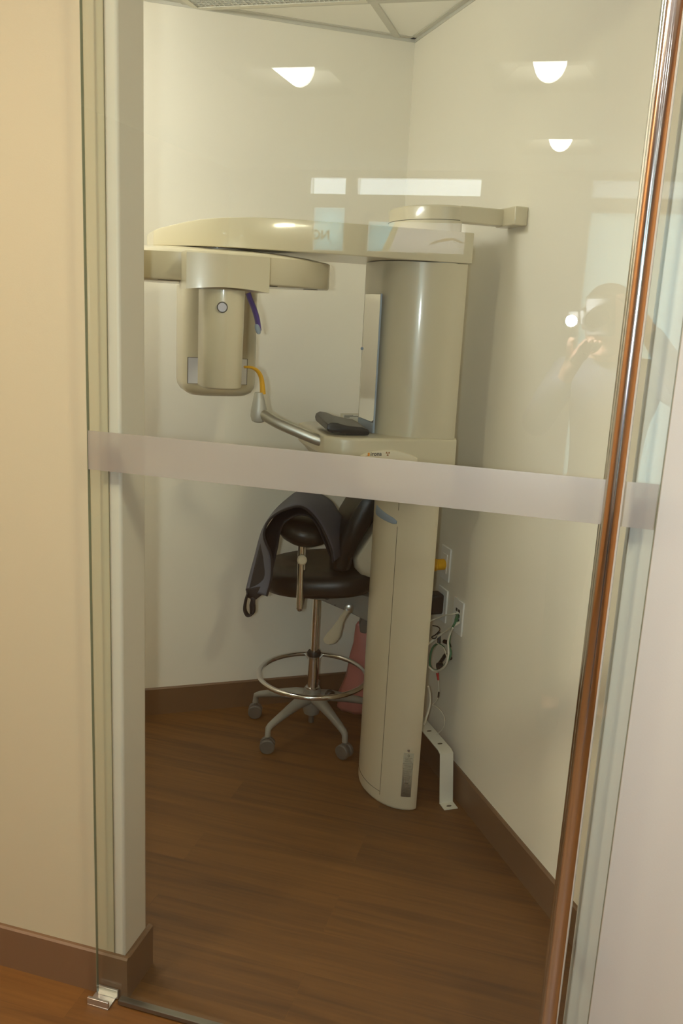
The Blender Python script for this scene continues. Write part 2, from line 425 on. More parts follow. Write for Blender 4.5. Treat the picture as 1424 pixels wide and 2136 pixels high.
for k, (x0, x1, z0, z1) in enumerate(wins):
    w_ = structE('window_%d' % (k+1) if k < 5 else 'door_2', ((x0+x1)/2, YK, z0))
    bm = B(); t = .012
    for a0, c0, a1, c1 in ((x0, z0, x1, z0+t), (x0, z1-t, x1, z1), (x0, z0+t, x0+t, z1-t), (x1-t, z0+t, x1, z1-t)):
        add_box(bm, (a0, YK-.08, c0), (a1, YK-.02, c1))
    obj('window_frame', bm, alu, w_)
    bm = B(); add_box(bm, (x0+t, YK-.055, z0+t), (x1-t, YK-.047, z1-t)); obj('window_pane', bm, pane_m, w_)
def sheet(bm, pts, y): bm.faces.new([bm.verts.new((x, y, z)) for x, z in pts])
yf = YK-.046
s1 = thing('window_sign', 'pale blue translucent window sign with dark letters, mirrored in the glass', 'window sign', (-2.35, yf, 2.06))
bm = B(); sheet(bm, [(-2.486, 2.064), (-2.209, 2.064), (-2.209, 2.426), (-2.486, 2.426)], yf); obj('film', bm, blue_film, s1)
bm = B(); text_mesh(bm, 'NG', .112, (-2.360, yf+.0012, 2.158), (-1, 0, 0), (0, 0, 1), depth=0, bold=.004, align='CENTER')
bmesh.ops.translate(bm, verts=bm.verts, vec=(-.065, 0, 0)); obj('lettering', bm, letter_print, s1)
s2 = thing('window_poster', 'translucent window poster of a forehead and eyebrow, mirrored over the x-ray column', 'window poster', (-1.55, yf, 2.07))
bm = B(); sheet(bm, [(-1.981, 2.069), (-1.86, 2.069), (-1.75, 2.316), (-1.981, 2.316)], yf); obj('film', bm, blue_film, s2)
bm = B(); sheet(bm, [(-1.79, 2.069), (-1.124, 2.069), (-1.124, 2.316), (-1.70, 2.316)], yf); obj('face_print', bm, skin_print, s2)
bm = B(); sheet(bm, [(-1.86, 2.069), (-1.79, 2.069), (-1.70, 2.316), (-1.75, 2.316)], yf); obj('hair_print', bm, hair_print, s2)
bm = B(); sheet(bm, [(-1.44, 2.135), (-1.40, 2.165), (-1.30, 2.195), (-1.22, 2.20), (-1.14, 2.165), (-1.14, 2.15), (-1.22, 2.18), (-1.30, 2.172)], yf+.0015); obj('eyebrow_print', bm, brow_print, s2)
bm = B(); sheet(bm, [(-.098, .112), (.738, .112), (.738, 2.428), (-.098, 2.428)], yf); tag(obj('door_film', bm, door_blue), 'pale blue film on the far glass door, mirrored at the right of the glass', 'window film')
bm = B(); sheet(bm, [(-.108, 2.542), (.738, 2.542), (.738, 2.678), (-.108, 2.678)], yf); tag(obj('transom_film', bm, white_film), 'pale film on the transom over the far glass door, mirrored', 'window film')

# ------------------------------------------------------------------ sliding glass door
d1 = structE('door_1', ((XL+XR)/2, 1.475, 0))
GX0, GX1, GY0, GY1, GZ0, GZ1 = -.912, .136, 1.470, 1.480, .016, 2.46
bm = B(); add_box(bm, (GX0, GY0, GZ0), (GX1, GY1, GZ1)); obj('glass_pane', bm, glass_m, d1)
edge_m = mat('glass_edge_green', rgb(120, 124, 100), .3)
bm = B(); add_box(bm, (GX0-.0012, GY0+.001, GZ0), (GX0-.0002, GY1-.001, GZ1)); add_box(bm, (GX1+.0002, GY0+.001, GZ0), (GX1+.0012, GY1-.001, GZ1)); obj('glass_edge', bm, edge_m, d1)
bm = B(); add_box(bm, (GX0+.002, GY0-.0008, 1.2235), (GX1-.002, GY0-.0002, 1.2995)); obj('frosted_band', bm, frost, d1, label='frosted stripe across the glass')
bm = B(); add_box(bm, (GX0+.055, GY0-.003, .006), (GX1-.004, GY1+.003, .0155)); obj('bottom_seal', bm, mat('dark_anodised_metal', (.30, .28, .25, 1), .35, 1), d1)
HX = sum(on_plane(u, v, Vector((0, 1.42, 0)), Vector((0, 1, 0))).x for u, v in ((1396, 0), (1349, 450), (1303, 900), (1262, 1240), (1228, 1500), (1139, 2130)))/6
def handle(y):
    bm = B(); add_lathe(bm, (HX, y, .13), (0, 0, 1), [(0, .001), (0, .0155), (2.16, .0155), (2.16, .001)], 32)
    h = obj('pull_handle', bm, chrome, d1, label='long chrome pull bar' )
    for z in (.42, 1.945):
        s = 1 if y < 1.475 else -1
        y0, y1 = sorted((y, GY0-.0005 if y < 1.475 else GY1+.0005))
        bm = B(); add_lathe(bm, (HX, y0, z), (0, 1, 0), [(0, .001), (0, .011), (y1-y0, .011), (y1-y0, .001)], 20)
        obj('standoff', bm, black_pl, h)
handle(1.420); handle(1.526)
# floor guide under the glass corner
gd = thing('door_floor_guide', 'small aluminium floor guide channel at the bottom left glass corner', 'door guide', (-.905, 1.475, 0))
bm = B(); add_box(bm, (-.924, 1.449, 0), (-.872, 1.505-.02, .004)); obj('base_plate', bm, alu, gd, bevel=.0008)
bm = B(); add_box(bm, (-.924, 1.449, .004), (-.872, 1.4555, .020)); obj('flange', bm, alu, gd, bevel=.0008)
bm = B(); add_box(bm, (-.916, 1.4815, .004), (-.866, 1.4875, .026)); obj('flange', bm, alu, gd, bevel=.0008)

# ------------------------------------------------------------------ panoramic x-ray machine
B0 = -2.445
def dplan(ab, depth, hw, n=28, rc=.012, p=2.0):
    out = []
    for k in range(n+1):
        t = PI*k/n
        cx, sx = math.cos(t), math.sin(t)
        db = hw*math.copysign(abs(cx)**(2/p), cx); da = depth*abs(sx)**(2/p)
        out.append((ab-rc-da*(depth-rc)/depth, B0+db))
    out += [(ab-rc*.3, B0-hw+rc*.3), (ab, B0-hw+rc), (ab, B0+hw-rc), (ab-rc*.3, B0+hw-rc*.3)]
    return out
def plan_ring(pl, z): return [W(a, b, z) for a, b in pl]
def inset(pl, d):
    ca = sum(p[0] for p in pl)/len(pl); cb = sum(p[1] for p in pl)/len(pl)
    return [(a-(a-ca)*d/max(1e-6, math.hypot(a-ca, b-cb)), b-(b-cb)*d/max(1e-6, math.hypot(a-ca, b-cb))) for a, b in pl]
MX = thing('panoramic_xray_machine', 'cream standing dental x-ray machine with overhead arm, column and chin rest', 'x-ray machine', W(1.0, B0, 0), TH)
cp = dplan(1.06, .129, .171)
bm = B(); add_loft(bm, [plan_ring(inset(cp, .006), .0), plan_ring(inset(cp, .001), .004), plan_ring(cp, .010), plan_ring(cp, 1.80)])
col = obj('column', bm, cream2, MX, smooth=40)
# dark joint line of the front cover
def on_col(t, z, out=.0004):
    a = 1.06-.012-math.sin(t)*.117; b = B0+.171*math.cos(t)
    n = Vector((-math.sin(t)/.117, math.cos(t)/.171)).normalized()
    return W(a+n.x*out, b+n.y*out, z), BD*n.x+WD*n.y
def t_of(u, v):
    best = None
    for k in range(10, 170):
        t = R(k/2+2); 
        p = W(1.06-.012-math.sin(t)*.117, B0+.171*math.cos(t), 0)
        # project the vertical line at the height of the pixel row: compare bearings
        q = ray(u, v); s = (p.xy.length)/Vector((q.x, q.y)).length
        e = (q.x*s-p.x)**2+(q.y*s-p.y)**2
        if best is None or e < best[0]: best = (e, t)
    return best[1]
ts = t_of(810, 1380)
bm = B()
for t0, z0, z1 in ((ts, .03, .925), (ts, .975, 1.03)):
    dt = .0045
    add_loft(bm, [[on_col(t0-dt, z)[0], on_col(t0+dt, z)[0], on_col(t0+dt, z, -.002)[0], on_col(t0-dt, z, -.002)[0]] for z in (z0, z1)])
r0 = [on_col(t, .042, .0004)[0] for t in [ts+k*(PI-.5-ts)/20 for k in range(21)]]
add_tube(bm, r0, .0007, 6)
obj('cover_seam', bm, seam_m, col)
# blue-grey slot insert
bm = B(); rings = []
n = 16
for k in range(n+1):
    f = k/n; t = ts+.02+f*.75; zc = .937+f*.012; h = (.0085+.0075*f)*min(1, .5+4*f)
    pc, nn = on_col(t, zc, .002)
    rings.append([on_col(t, zc-h, -.003)[0], on_col(t, zc-h, .001)[0], on_col(t, zc-h*.6, .003)[0], on_col(t, zc+h*.6, .003)[0], on_col(t, zc+h, .001)[0], on_col(t, zc+h, -.003)[0]])
add_loft(bm, rings); obj('grip_insert', bm, bluegrey, col)
# rating label with printed lines
bm = B(); bi = B(); tl0, tl1 = t_of(838, 1620), t_of(867, 1620)
if tl0 < tl1: tl0, tl1 = tl1, tl0
def lab_pt(u, z, o): return on_col(tl0+(tl1-tl0)*u, z, o)[0]
def strip(bmx, u0, u1, z0, z1, o=.0008, n=4):
    for i in range(n):
        a = u0+(u1-u0)*i/n; b = u0+(u1-u0)*(i+1)/n
        vs = [bmx.verts.new(lab_pt(u, z, o)) for u, z in ((a, z0), (b, z0), (b, z1), (a, z1))]; bmx.faces.new(vs)
strip(bm, 0, 1, .050, .203, .0004, 8); lab = obj('rating_label', bm, label_m, col, solid=.0003)
strip(bi, .0, 1, .166, .1675); strip(bi, 0, 1, .1475, .149); strip(bi, 0, .035, .149, .166); strip(bi, .965, 1, .149, .166)
for z in (.162, .158, .154): strip(bi, .12+.1*random.random(), .85, z, z+.0012)
zz = .185
while zz > .172: strip(bi, .1+.15*random.random(), .9-.2*random.random(), zz, zz+.001); zz -= .0032
zz = .142
while zz > .105: strip(bi, .05, .95-.3*random.random(), zz, zz+.001); zz -= .0034
strip(bi, .28, .62, .0965, .100)
zz = .092
while zz > .058: strip(bi, .1+.1*random.random(), .9-.2*random.random(), zz, zz+.001); zz -= .004
for k in range(16):
    t0, t1 = 2*PI*k/16, 2*PI*(k+1)/16
    vs = [bi.verts.new(lab_pt(.5+.11*rr*math.cos(t), .194+.0045*rr*math.sin(t), .0008)) for t, rr in ((t0, .6), (t1, .6), (t1, 1), (t0, 1))]; bi.faces.new(vs)
obj('label_print', bi, mat('label_ink', rgb(104, 98, 82), .6), col)
bm = B(); pc, nn = on_col(tl0+(tl1-tl0)*.45, .212); add_lathe(bm, pc-nn*.003, nn, [(0, .001), (0, .0045), (.0045, .004), (.005, .001)], 14); obj('cover_screw', bm, steel, col)
# column cap and wall bracket
cc = dplan(1.062, .14, .174)
bm = B(); add_loft(bm, [plan_ring(cc, 1.7725), plan_ring(cc, 1.836), plan_ring(inset(cc, .004), 1.8405), plan_ring(inset(cc, .012), 1.842)]); cap = obj('column_cap', bm, cream, MX)
bm = B(); add_tube(bm, [W(a, b, 1.803) for a, b in inset(cc, -.0002)[:29]], .0008, 6); obj('cap_seam', bm, seam_m, cap)
bm = B(); add_box(bm, (1.05, -2.312, 1.798), (1.196, -2.272, 1.842), W); add_box(bm, (1.180, -2.316, 1.796), (1.2195, -2.205, 1.845), W); obj('wall_bracket', bm, cream, MX, bevel=.003)
# floor strap bracket behind the column
bm = B()
def strap_ring(b, z, nb, nz, t=.003): return [W(1.145, b, z), W(1.192, b, z), W(1.192, b+nb*t, z+nz*t), W(1.145, b+nb*t, z+nz*t)]
add_loft(bm, [strap_ring(-2.252, .0005, 0, 1), strap_ring(-2.292, .0005, .7, 1), strap_ring(-2.318, .162, .7, 1), strap_ring(-2.335, .168, 0, 1), strap_ring(-2.615, .168, 0, 1)])
sb = obj('floor_bracket', bm, white_m, MX)
bm = B()
for a, b, z in ((1.168, -2.268, .0037), (1.168, -2.37, .1712), (1.168, -2.46, .1712)):
    bm = B(); add_poly(bm, [W(a+.009*math.cos(k*PI/6), b+.0045*math.sin(k*PI/6), z) for k in range(12)], (0, 0, .0003))
    obj('bolt_slot', bm, seam_m, sb)
# carriage (sliding upper cover) with chin-rest shelf
cg = dplan(1.085, .22, .185, p=2.6)
bm = B(); add_loft(bm, [plan_ring(cg, 1.203), plan_ring(cg, 1.688)]); car = obj('carriage', bm, cream, MX, smooth=40)
bm = B(); add_box(bm, (.8602, -2.478, 1.236), (.8648, -2.347, 1.598), W); obj('mirror', bm, mirror_m, car, bevel=.001)
bm = B(); add_box(bm, (.8592, -2.4785, 1.206), (.8655, -2.3465, 1.2355), W); add_box(bm, (.8600, -2.3468, 1.2357), (.8650, -2.3456, 1.599), W); obj('mirror_edging', bm, bluegrey, car)
bm = B(); add_lathe(bm, W(.861, -2.483, 1.44), WD, [(0, .001), (0, .005), (.004, .005), (.004, .001)], 12); obj('mirror_clip', bm, bluegrey, car)
# shelf
def shelf_ring(a, zt, zb, hb, rr=.014):
    pts = []
    b1, b0 = B0+hb, B0-hb
    for cxb, cz, s0 in ((b1-rr, zt-rr, 0), (b0+rr, zt-rr, 1), (b0+rr*2, zb+rr*2, 2), (b1-rr*2, zb+rr*2, 3)):
        rad = rr if s0 < 2 else rr*2
        for k in range(5):
            t = PI/2*s0 + PI/2*k/4
            pts.append(W(a, cxb+rad*math.cos(t), cz+rad*math.sin(t)))
    return pts
bm = B(); add_loft(bm, [shelf_ring(.700, 1.199, 1.150, .136, .008), shelf_ring(.703, 1.203, 1.147, .142, .010), shelf_ring(.725, 1.204, 1.130, .162, .010), shelf_ring(.76, 1.204, 1.09, .176, .010), shelf_ring(.80, 1.204, 1.055, .183, .010), shelf_ring(.85, 1.204, 1.032, .186, .010), shelf_ring(.93, 1.204, 1.020, .188, .010), shelf_ring(1.086, 1.204, 1.016, .188, .010)])
shf = obj('chin_rest_shelf', bm, cream, MX, smooth=50)
# control panel plate with lettering
bp = B0+.190
out = []
zt = 1.158
for k in range(25):
    f = k/24; a = .795+f*.17
    out.append((a, 1.143+.033*math.sin(PI*(.10+.80*f))**.8-.006*f))
out += [(.968, 1.085), (.958, 1.062), (.93, 1.052), (.84, 1.055), (.803, 1.07)]
bm = B()
add_loft(bm, [[W(a, bp-.006, z) for a, z in out], [W(a, bp+.004, z) for a, z in out], [W(.89+(a-.89)*.975, bp+.008, 1.105+(z-1.105)*.96) for a, z in out]])
cpn = obj('control_panel', bm, mat('pale_cream_panel', rgb(236, 226, 200), .3), shf, smooth=40)
bm = B(); text_mesh(bm, 's', .017, W(.812, bp+.0085, 1.1575), BD, (0, 0, 1), depth=.0003, bold=.0008); obj('panel_logo', bm, orange_ink, shf)
bm = B(); text_mesh(bm, 'irona', .016, W(.8205, bp+.0085, 1.1575), BD, (0, 0, 1), depth=.0003, bold=.0003); obj('panel_lettering', bm, ink, shf)
bm = B(); cx, cz = .872, 1.1635
for s in range(3):
    t0 = PI/2+s*2*PI/3+PI/3
    pts = [(cx+.0022*math.cos(t0-.5), cz+.0022*math.sin(t0-.5))]+[(cx+.0065*math.cos(t0+x), cz+.0065*math.sin(t0+x)) for x in (-.52, -.2, .2, .52)]+[(cx+.0022*math.cos(t0+.5), cz+.0022*math.sin(t0+.5))]
    bm.faces.new([bm.verts.new(W(a, bp+.0088, z)) for a, z in pts])
bm.faces.new([bm.verts.new(W(cx+.0013*math.cos(k*PI/5), bp+.0089, cz+.0013*math.sin(k*PI/5))) for k in range(10)])
obj('radiation_symbol', bm, brown_ink, shf)
# bite block arm
arm = [W(.755, -2.345, 1.172), W(.70, -2.352, 1.184), W(.645, -2.372, 1.204), W(.59, -2.402, 1.226), W(.548, -2.438, 1.250)]
bm = B(); add_tube(bm, spline(arm, 8), .0155, 20); tb = obj('bite_arm', bm, mat('matte_silver_tube', (.56, .55, .50, 1), .42, .9), MX)
e0 = W(.543, -2.443, 1.222)
bm = B()
def oval(c, rx, ry, n=20): return [c + BD*rx*math.cos(2*PI*k/n) + WD*ry*math.sin(2*PI*k/n) for k in range(n)]
add_loft(bm, [oval(e0+Vector((0, 0, z))+BD*da, rx, ry) for z, rx, ry, da in ((0, .010, .012, 0), (.004, .019, .018, 0), (.018, .0245, .022, .001), (.036, .0235, .021, .001), (.083, .0125, .014, -.001), (.086, .0110, .013, -.001))])
hd = obj('bite_block_holder', bm, mat('grey_cast_metal', (.50, .49, .45, 1), .5, .5), MX)
bb = [at_b(548, 822, -2.443), at_b(547, 805, -2.443), at_b(544, 786, -2.443), at_b(536, 773, -2.443), at_b(524, 766.5, -2.443), at_b(509, 765.5, -2.443)]
bm = B(); sp = spline(bb, 6); N_ = len(sp)
rings = []
for i, p in enumerate(sp):
    t = (sp[min(i+1, N_-1)]-sp[max(i-1, 0)]).normalized(); sd = WD; up = t.cross(sd).normalized()
    f = i/(N_-1); w_ = .0088*(1-f)+.0034*f; d_ = .0085*(1-f)+.009*f
    rings.append([p+up*w_*math.cos(2*PI*k/12)+sd*d_*math.sin(2*PI*k/12) for k in range(12)])
add_loft(bm, rings); obj('bite_block', bm, yellow, MX)
# overhead boom
bm = B(); rings = []
BO = [(.244, -2.424, -2.60, 1.690, 1.7275), (.256, -2.406, -2.61, 1.690, 1.733), (.271, -2.387, -2.62, 1.690, 1.737), (.309, -2.344, -2.64, 1.690, 1.747), (.351, -2.308, -2.655, 1.690, 1.7555), (.40, -2.282, -2.66, 1.690, 1.761), (.476, -2.270, -2.665, 1.690, 1.767), (.557, -2.266, -2.66, 1.690, 1.7695), (.70, -2.264, -2.65, 1.690, 1.771), (.90, -2.262, -2.64, 1.690, 1.772), (1.09, -2.260, -2.634, 1.690, 1.772)]
for a, bn, bf, zb, zt in BO:
    c_ = .003
    rings.append([W(a, bn, zb+.002), W(a, bn, zt-c_), W(a, bn-c_*.3, zt-c_*.3), W(a, bn-c_, zt), W(a, bf+c_, zt), W(a, bf, zt-c_), W(a, bf, zb+.002), W(a, bf+.002, zb), W(a, bn-.002, zb)])
add_loft(bm, rings); obj('overhead_arm', bm, cream, MX, smooth=28)
# rotating unit
def smooth_plan(pts, n=6):
    P = [Vector((a, b, 0)) for a, b in pts]; m = len(P); out = []
    for i in range(m):
        p0, p1, p2, p3 = P[i-1], P[i], P[(i+1) % m], P[(i+2) % m]
        for k in range(n):
            t = k/n; q = .5*((2*p1)+(p2-p0)*t+(2*p0-5*p1+4*p2-p3)*t*t+(3*p1-p0-3*p2+p3)*t**3); out.append((q.x, q.y))
    return out
rp = smooth_plan([(.092, -2.42), (.10, -2.34), (.16, -2.265), (.24, -2.215), (.33, -2.195), (.43, -2.185), (.52, -2.195), (.60, -2.238), (.675, -2.315), (.716, -2.372), (.722, -2.44), (.70, -2.52), (.62, -2.61), (.50, -2.655), (.40, -2.66), (.28, -2.645), (.17, -2.58), (.105, -2.50)], 5)
bm = B(); add_loft(bm, [plan_ring(inset(rp, .004), 1.600), plan_ring(rp, 1.604), plan_ring(rp, 1.667), plan_ring(inset(rp, .004), 1.670), plan_ring(inset(rp, .06), 1.6795), plan_ring(inset(rp, .13), 1.6865)]); rot = obj('rotating_unit', bm, cream, MX, smooth=50)
bm = B(); add_lathe(bm, W(.415, -2.43, 1.674), (0, 0, 1), [(0, .001), (0, .09), (.0158, .09), (.0158, .001)], 48); obj('bearing_plate', bm, cream2, rot)
bm = B()
for a, b, rx in ((.27, -2.235, .035), (.505, -2.245, .035), (.66, -2.36, .02)):
    bm = B(); add_poly(bm, [W(a+rx*math.cos(k*PI/10), b+rx*.55*math.sin(k*PI/10), 1.5985) for k in range(20)], (0, 0, .003))
    obj('finger_slot', bm, seam_m, rot)
# box at the near end
bm = B(); rings = []
def bulge(z0f, z1): pass
NB = 20
def near_face(f): return -2.098-.012*(2*f-1)**2
low, high = [], []
for k in range(NB+1):
    f = k/NB; a = .288+f*.199; zb = 1.580+.0075*math.sin(PI*f)
    low.append((a, near_face(f), zb)); high.append((a, near_face(f), 1.667))
add_loft(bm, [[W(a, b, zb), W(a, b, 1.663), W(a, b-.004, 1.667), W(a, -2.24, 1.667), W(a, -2.24, zb)] for a, b, zb in low])
obj('end_box', bm, cream, rot, smooth=40)
# near detector unit
def rplan(a0, a1, b0, b1, rad, n=8, pn=None):
    out = []
    for ca, cb, s in ((a1-rad, b1-rad, 0), (a0+rad, b1-rad, 1), (a0+rad, b0+rad, 2), (a1-rad, b0+rad, 3)):
        for k in range(n+1):
            t = PI/2*s+PI/2*k/n; out.append((ca+rad*math.cos(t), cb+rad*math.sin(t)))
    return out
def half_round(a0, a1, b0, bm_, bulge_, n=20):
    out = [(a1, b0)]
    for k in range(n+1):
        t = PI*k/n; out.append(((a0+a1)/2+(a1-a0)/2*math.cos(t), bm_+bulge_*math.sin(t)))
    out.append((a0, b0)); return out
dp = half_round(.336, .438, -2.235, -2.165, .05)
dp2 = half_round(.336, .434, -2.235, -2.165, .048)
bm = B(); add_loft(bm, [plan_ring(inset(dp2, .004), 1.345), plan_ring(dp2, 1.349), plan_ring(dp, 1.582)]); det = obj('detector_unit', bm, cream, MX, smooth=50)
pb = at_b(463, 641, -2.118)
bm = B(); add_lathe(bm, pb-WD*.004, WD, [(0, .001), (0, .0115), (.006, .0115), (.0075, .0105), (.0075, .001)], 28); obj('badge', bm, mat('badge_silver', (.62, .66, .74, 1), .3, .8), det)
bm = B(); add_torus(bm, pb+WD*.003, WD, .0122, .0011, 36, 8); obj('badge_ring', bm, dgrey_pl, det)
# far tube unit
tp = rplan(.358, .588, -2.90, -2.655, .06)
def tube_sec(d): return [(.473+(a-.473)*(1-d/.115), -2.7775+(b+2.7775)*(1-d/.1225)) for a, b in tp]
bm = B(); add_loft(bm, [plan_ring(tube_sec(.05), 1.268), plan_ring(tube_sec(.028), 1.271), plan_ring(tube_sec(.012), 1.280), plan_ring(tube_sec(.003), 1.295), plan_ring(tp, 1.313), plan_ring(tp, 1.601)]); tu = obj('tube_unit', bm, cream, MX, smooth=60)
pL, pR = at_b(391, 745, -2.653), at_b(515, 800, -2.653)
zt_, zb_ = pL.z, at_b(391, 800, -2.653).z
aL, aR = pL.dot(BD), pR.dot(BD)
bm = B(); add_box(bm, (aL, -2.656, zb_), (aR, -2.6525, zt_), W); obj('window_frame', bm, dgrey_pl, tu)
bm = B(); add_box(bm, (aL+.002, -2.6535, zb_+.001), (aR-.002, -2.652, zt_-.001), W); obj('beam_window', bm, panel_lbl, tu)
# temple support, violet blade with grey tip
tpz = [at_b(517, 611, -2.33), at_b(522, 625, -2.33), at_b(530, 645, -2.33), at_b(536, 665, -2.33), at_b(540, 692, -2.33)]
bm = B(); sp = spline(tpz, 6); rings = []
for i, p in enumerate(sp):
    f = i/(len(sp)-1); w_ = .0075
    t = (sp[min(i+1, len(sp)-1)]-sp[max(i-1, 0)]).normalized(); up = t.cross(WD).normalized()
    rings.append([p+up*w_*math.cos(2*PI*k/10)*(1 if i < len(sp)-1 else .5)+WD*.012*math.sin(2*PI*k/10) for k in range(10)])
add_loft(bm, rings); tsup = obj('temple_support', bm, purple, MX)
bm = B(); q0 = at_b(536.5, 676, -2.316); q1 = at_b(541, 697, -2.316)
add_loft(bm, [[q0+(q1-q0)*f+BD*(w_*math.cos(2*PI*k/12)-.002)+WD*.005*math.sin(2*PI*k/12) for k in range(12)] for f, w_ in ((0, .003), (.15, .0062), (.5, .0078), (.85, .0066), (1, .003))]); obj('temple_pad', bm, bluegrey, tsup)

# ------------------------------------------------------------------ things on the shelf
ZS = 1.2045
bm = B()
# folded thyroid collar: thick double sheet with a rolled end
prof = [(-.01, .012), (-.03, .021), (-.01, .030), (.08, .035), (.22, .034), (.40, .028), (.62, .025), (.82, .023), (.95, .017), (1.0, .008), (.97, .001), (.70, .001), (.45, .001), (.25, .008), (.10, .006)]
def coll(f, e=1):
    a0, b0 = .712+.023*f, -2.305-.205*f
    a1, b1 = .835+.012*f, -2.300-.125*f
    return [W(a0+(a1-a0)*(.5+(u-.5)*e), b0+(b1-b0)*(.5+(u-.5)*e), ZS+.001+(z if e == 1 else .3*z+.010)*(1+.25*f)) for u, z in prof]
add_loft(bm, [coll(0, .93), coll(.02), coll(.3), coll(.55), coll(.8), coll(.98), coll(1, .93)])
tag(obj('thyroid_collar', bm, collar_m, smooth=32, bevel=.002), 'folded black vinyl thyroid collar lying on the x-ray machine shelf', 'thyroid collar')
bx = thing('label_card', 'small white printed carton standing behind the black collar on the shelf', 'carton', W(.835, -2.595, ZS), TH)
bm = B(); add_box(bm, (.850, -2.628, ZS+.0002), (.932, -2.600, ZS+.024), W); obj('carton_body', bm, whitecard, bx, bevel=.001)
bm = B()
for z, l in ((.0205, .03), (.017, .06), (.0135, .018)):
    add_box(bm, (.854, -2.600, ZS+z), (.854+l, -2.5995, ZS+z+.0014), W)
obj('carton_print', bm, ink, bx)

# ------------------------------------------------------------------ outlets, plugs and cables on the right wall
def plate(bc, zc, lab, slots=True, ports=False):
    t = thing('wall_plate', lab, 'wall plate', W(AW, bc, zc-.0575), TH, 'white wall plates behind the x-ray column')
    bm = B(); add_box(bm, (AW-.0065, bc-.036, zc-.0575), (AW-.0003, bc+.036, zc+.0575), W); obj('cover_plate', bm, white_pl, t, bevel=.0025)
    bm = B()
    if ports:
        for j, z in enumerate((.022, .006, -.010)): 
            for s in (-1, 1): add_box(bm, (AW-.0072, bc+s*.009-.006, zc+z-.005), (AW-.006, bc+s*.009+.006, zc+z+.005), W)
        obj('jack', bm, black_pl, t)
    else:
        add_box(bm, (AW-.0085, bc-.0165, zc-.033), (AW-.006, bc+.0165, zc+.033), W); obj('socket_insert', bm, white_pl, t, bevel=.001)
    return t
plate(-2.537, .741, 'white wall plate with the yellow plug, topmost behind the column')
plate(-2.537, .597, 'white wall plate with the black adapter, below the yellow plug')
plate(-2.412, .597, 'white wall plate with network jacks and cables, nearest the door', ports=True)
bm = B(); pc = W(AW-.009, -2.534, .738)
add_lathe(bm, pc, -BD, [(0, .001), (0, .016), (.003, .019), (.03, .019), (.034, .022), (.055, .020), (.07, .013), (.072, .001)], 20)
tag(obj('yellow_plug', bm, yellow), 'round yellow power plug in the topmost wall plate', 'plug')
bm = B(); add_box(bm, (AW-.06, -2.565, .568), (AW-.0088, -2.512, .638), W); tag(obj('power_adapter', bm, black_pl, bevel=.008, bseg=3), 'black box power adapter plugged in beside the column', 'adapter')
def cable(name, pix, r, m, lab, cat='cable', nn=8):
    bm = B(); add_tube(bm, spline([at_a(u, v, a) for u, v, a in pix], nn), r, 10); return tag(obj(name, bm, m), lab, cat)
cable('network_cable', [(956, 1278, 1.209), (944, 1281, 1.19), (930, 1283, 1.18), (905, 1292, 1.16), (885, 1300, 1.12)], .0026, cable_w, 'thin white cable running level from the jack plate to the column', 'cable')
cable('mains_cable', [(958, 1298, 1.209), (945, 1306, 1.19), (920, 1322, 1.18), (900, 1338, 1.16), (880, 1352, 1.12)], .0042, cable_w, 'thick cream cord slanting from the jack plate down to the column')
gc = thing('green_cable', 'green looped patch cable hanging below the jack plate', 'cable', at_a(915, 1400, 1.19))
bm = B(); add_tube(bm, spline([at_a(*p) for p in ((953, 1290, 1.209), (948, 1300, 1.19), (940, 1318, 1.185), (936, 1345, 1.185), (940, 1362, 1.185), (934, 1378, 1.18), (920, 1394, 1.18), (905, 1398, 1.17), (896, 1385, 1.165), (900, 1356, 1.17), (912, 1343, 1.175), (925, 1350, 1.18))], 8), .0036, 10); obj('cord', bm, cable_g, gc)
bm = B(); add_tube(bm, [at_a(954, 1284, 1.2125), at_a(951, 1294, 1.197)], .006, 8); obj('connector', bm, cable_g, gc)
cable('white_cable', [(944, 1310, 1.18), (938, 1322, 1.18), (934, 1340, 1.178), (935, 1362, 1.175), (930, 1385, 1.17), (918, 1397, 1.165), (905, 1399, 1.16), (893, 1390, 1.14)], .0034, cable_w, 'white cable looping under the green cable')
cable('white_cable', [(908, 1340, 1.17), (916, 1345, 1.172), (925, 1352, 1.175), (931, 1368, 1.175), (933, 1380, 1.172)], .0018, cable_w, 'short thin white wire inside the green cable loop')
cable('black_cable', [(902, 1305, 1.165), (912, 1307, 1.175), (917, 1313, 1.18), (909, 1323, 1.17), (900, 1329, 1.16), (907, 1332, 1.165), (916, 1322, 1.18), (916, 1336, 1.178)], .0018, black_pl, 'thin black tangled wire beside the column above the green cable')
bm = B(); add_tube(bm, [at_a(915, 1318, 1.18), at_a(915, 1342, 1.178)], .0055, 10); tag(obj('cable_plug', bm, black_pl, bevel=.001), 'small black barrel plug hanging from the black wire', 'plug')
bm = B(); add_tube(bm, spline([at_a(926, 1338, 1.19), at_a(934, 1341, 1.195), at_a(937, 1350, 1.2)], 5), .007, 10); tag(obj('cable_clip', bm, black_pl), 'black cable clip on the wall beside the green cable', 'cable clip')
bm = B(); add_tube(bm, spline([at_a(938, 1372, 1.195), at_a(930, 1366, 1.19), at_a(922, 1376, 1.185), at_a(914, 1388, 1.18), at_a(908, 1386, 1.175)], 6), [.006]*7+[.007]*6+[.010]*6+[.014]*6, 10) if False else add_tube(bm, spline([at_a(940, 1374, 1.195), at_a(930, 1366, 1.19), at_a(922, 1376, 1.185), at_a(914, 1387, 1.18)], 6), .0062, 10)
add_lathe(bm, at_a(912, 1390, 1.165), BD, [(0, .001), (0, .012), (.016, .013), (.02, .001)], 14); tag(obj('cable_connector', bm, black_pl), 'black round connector with lead hanging in the green loop', 'connector')
rc = thing('fine_wire', 'fine pale wire with a red plug hanging near the floor bracket', 'wire', at_a(915, 1500, 1.18))
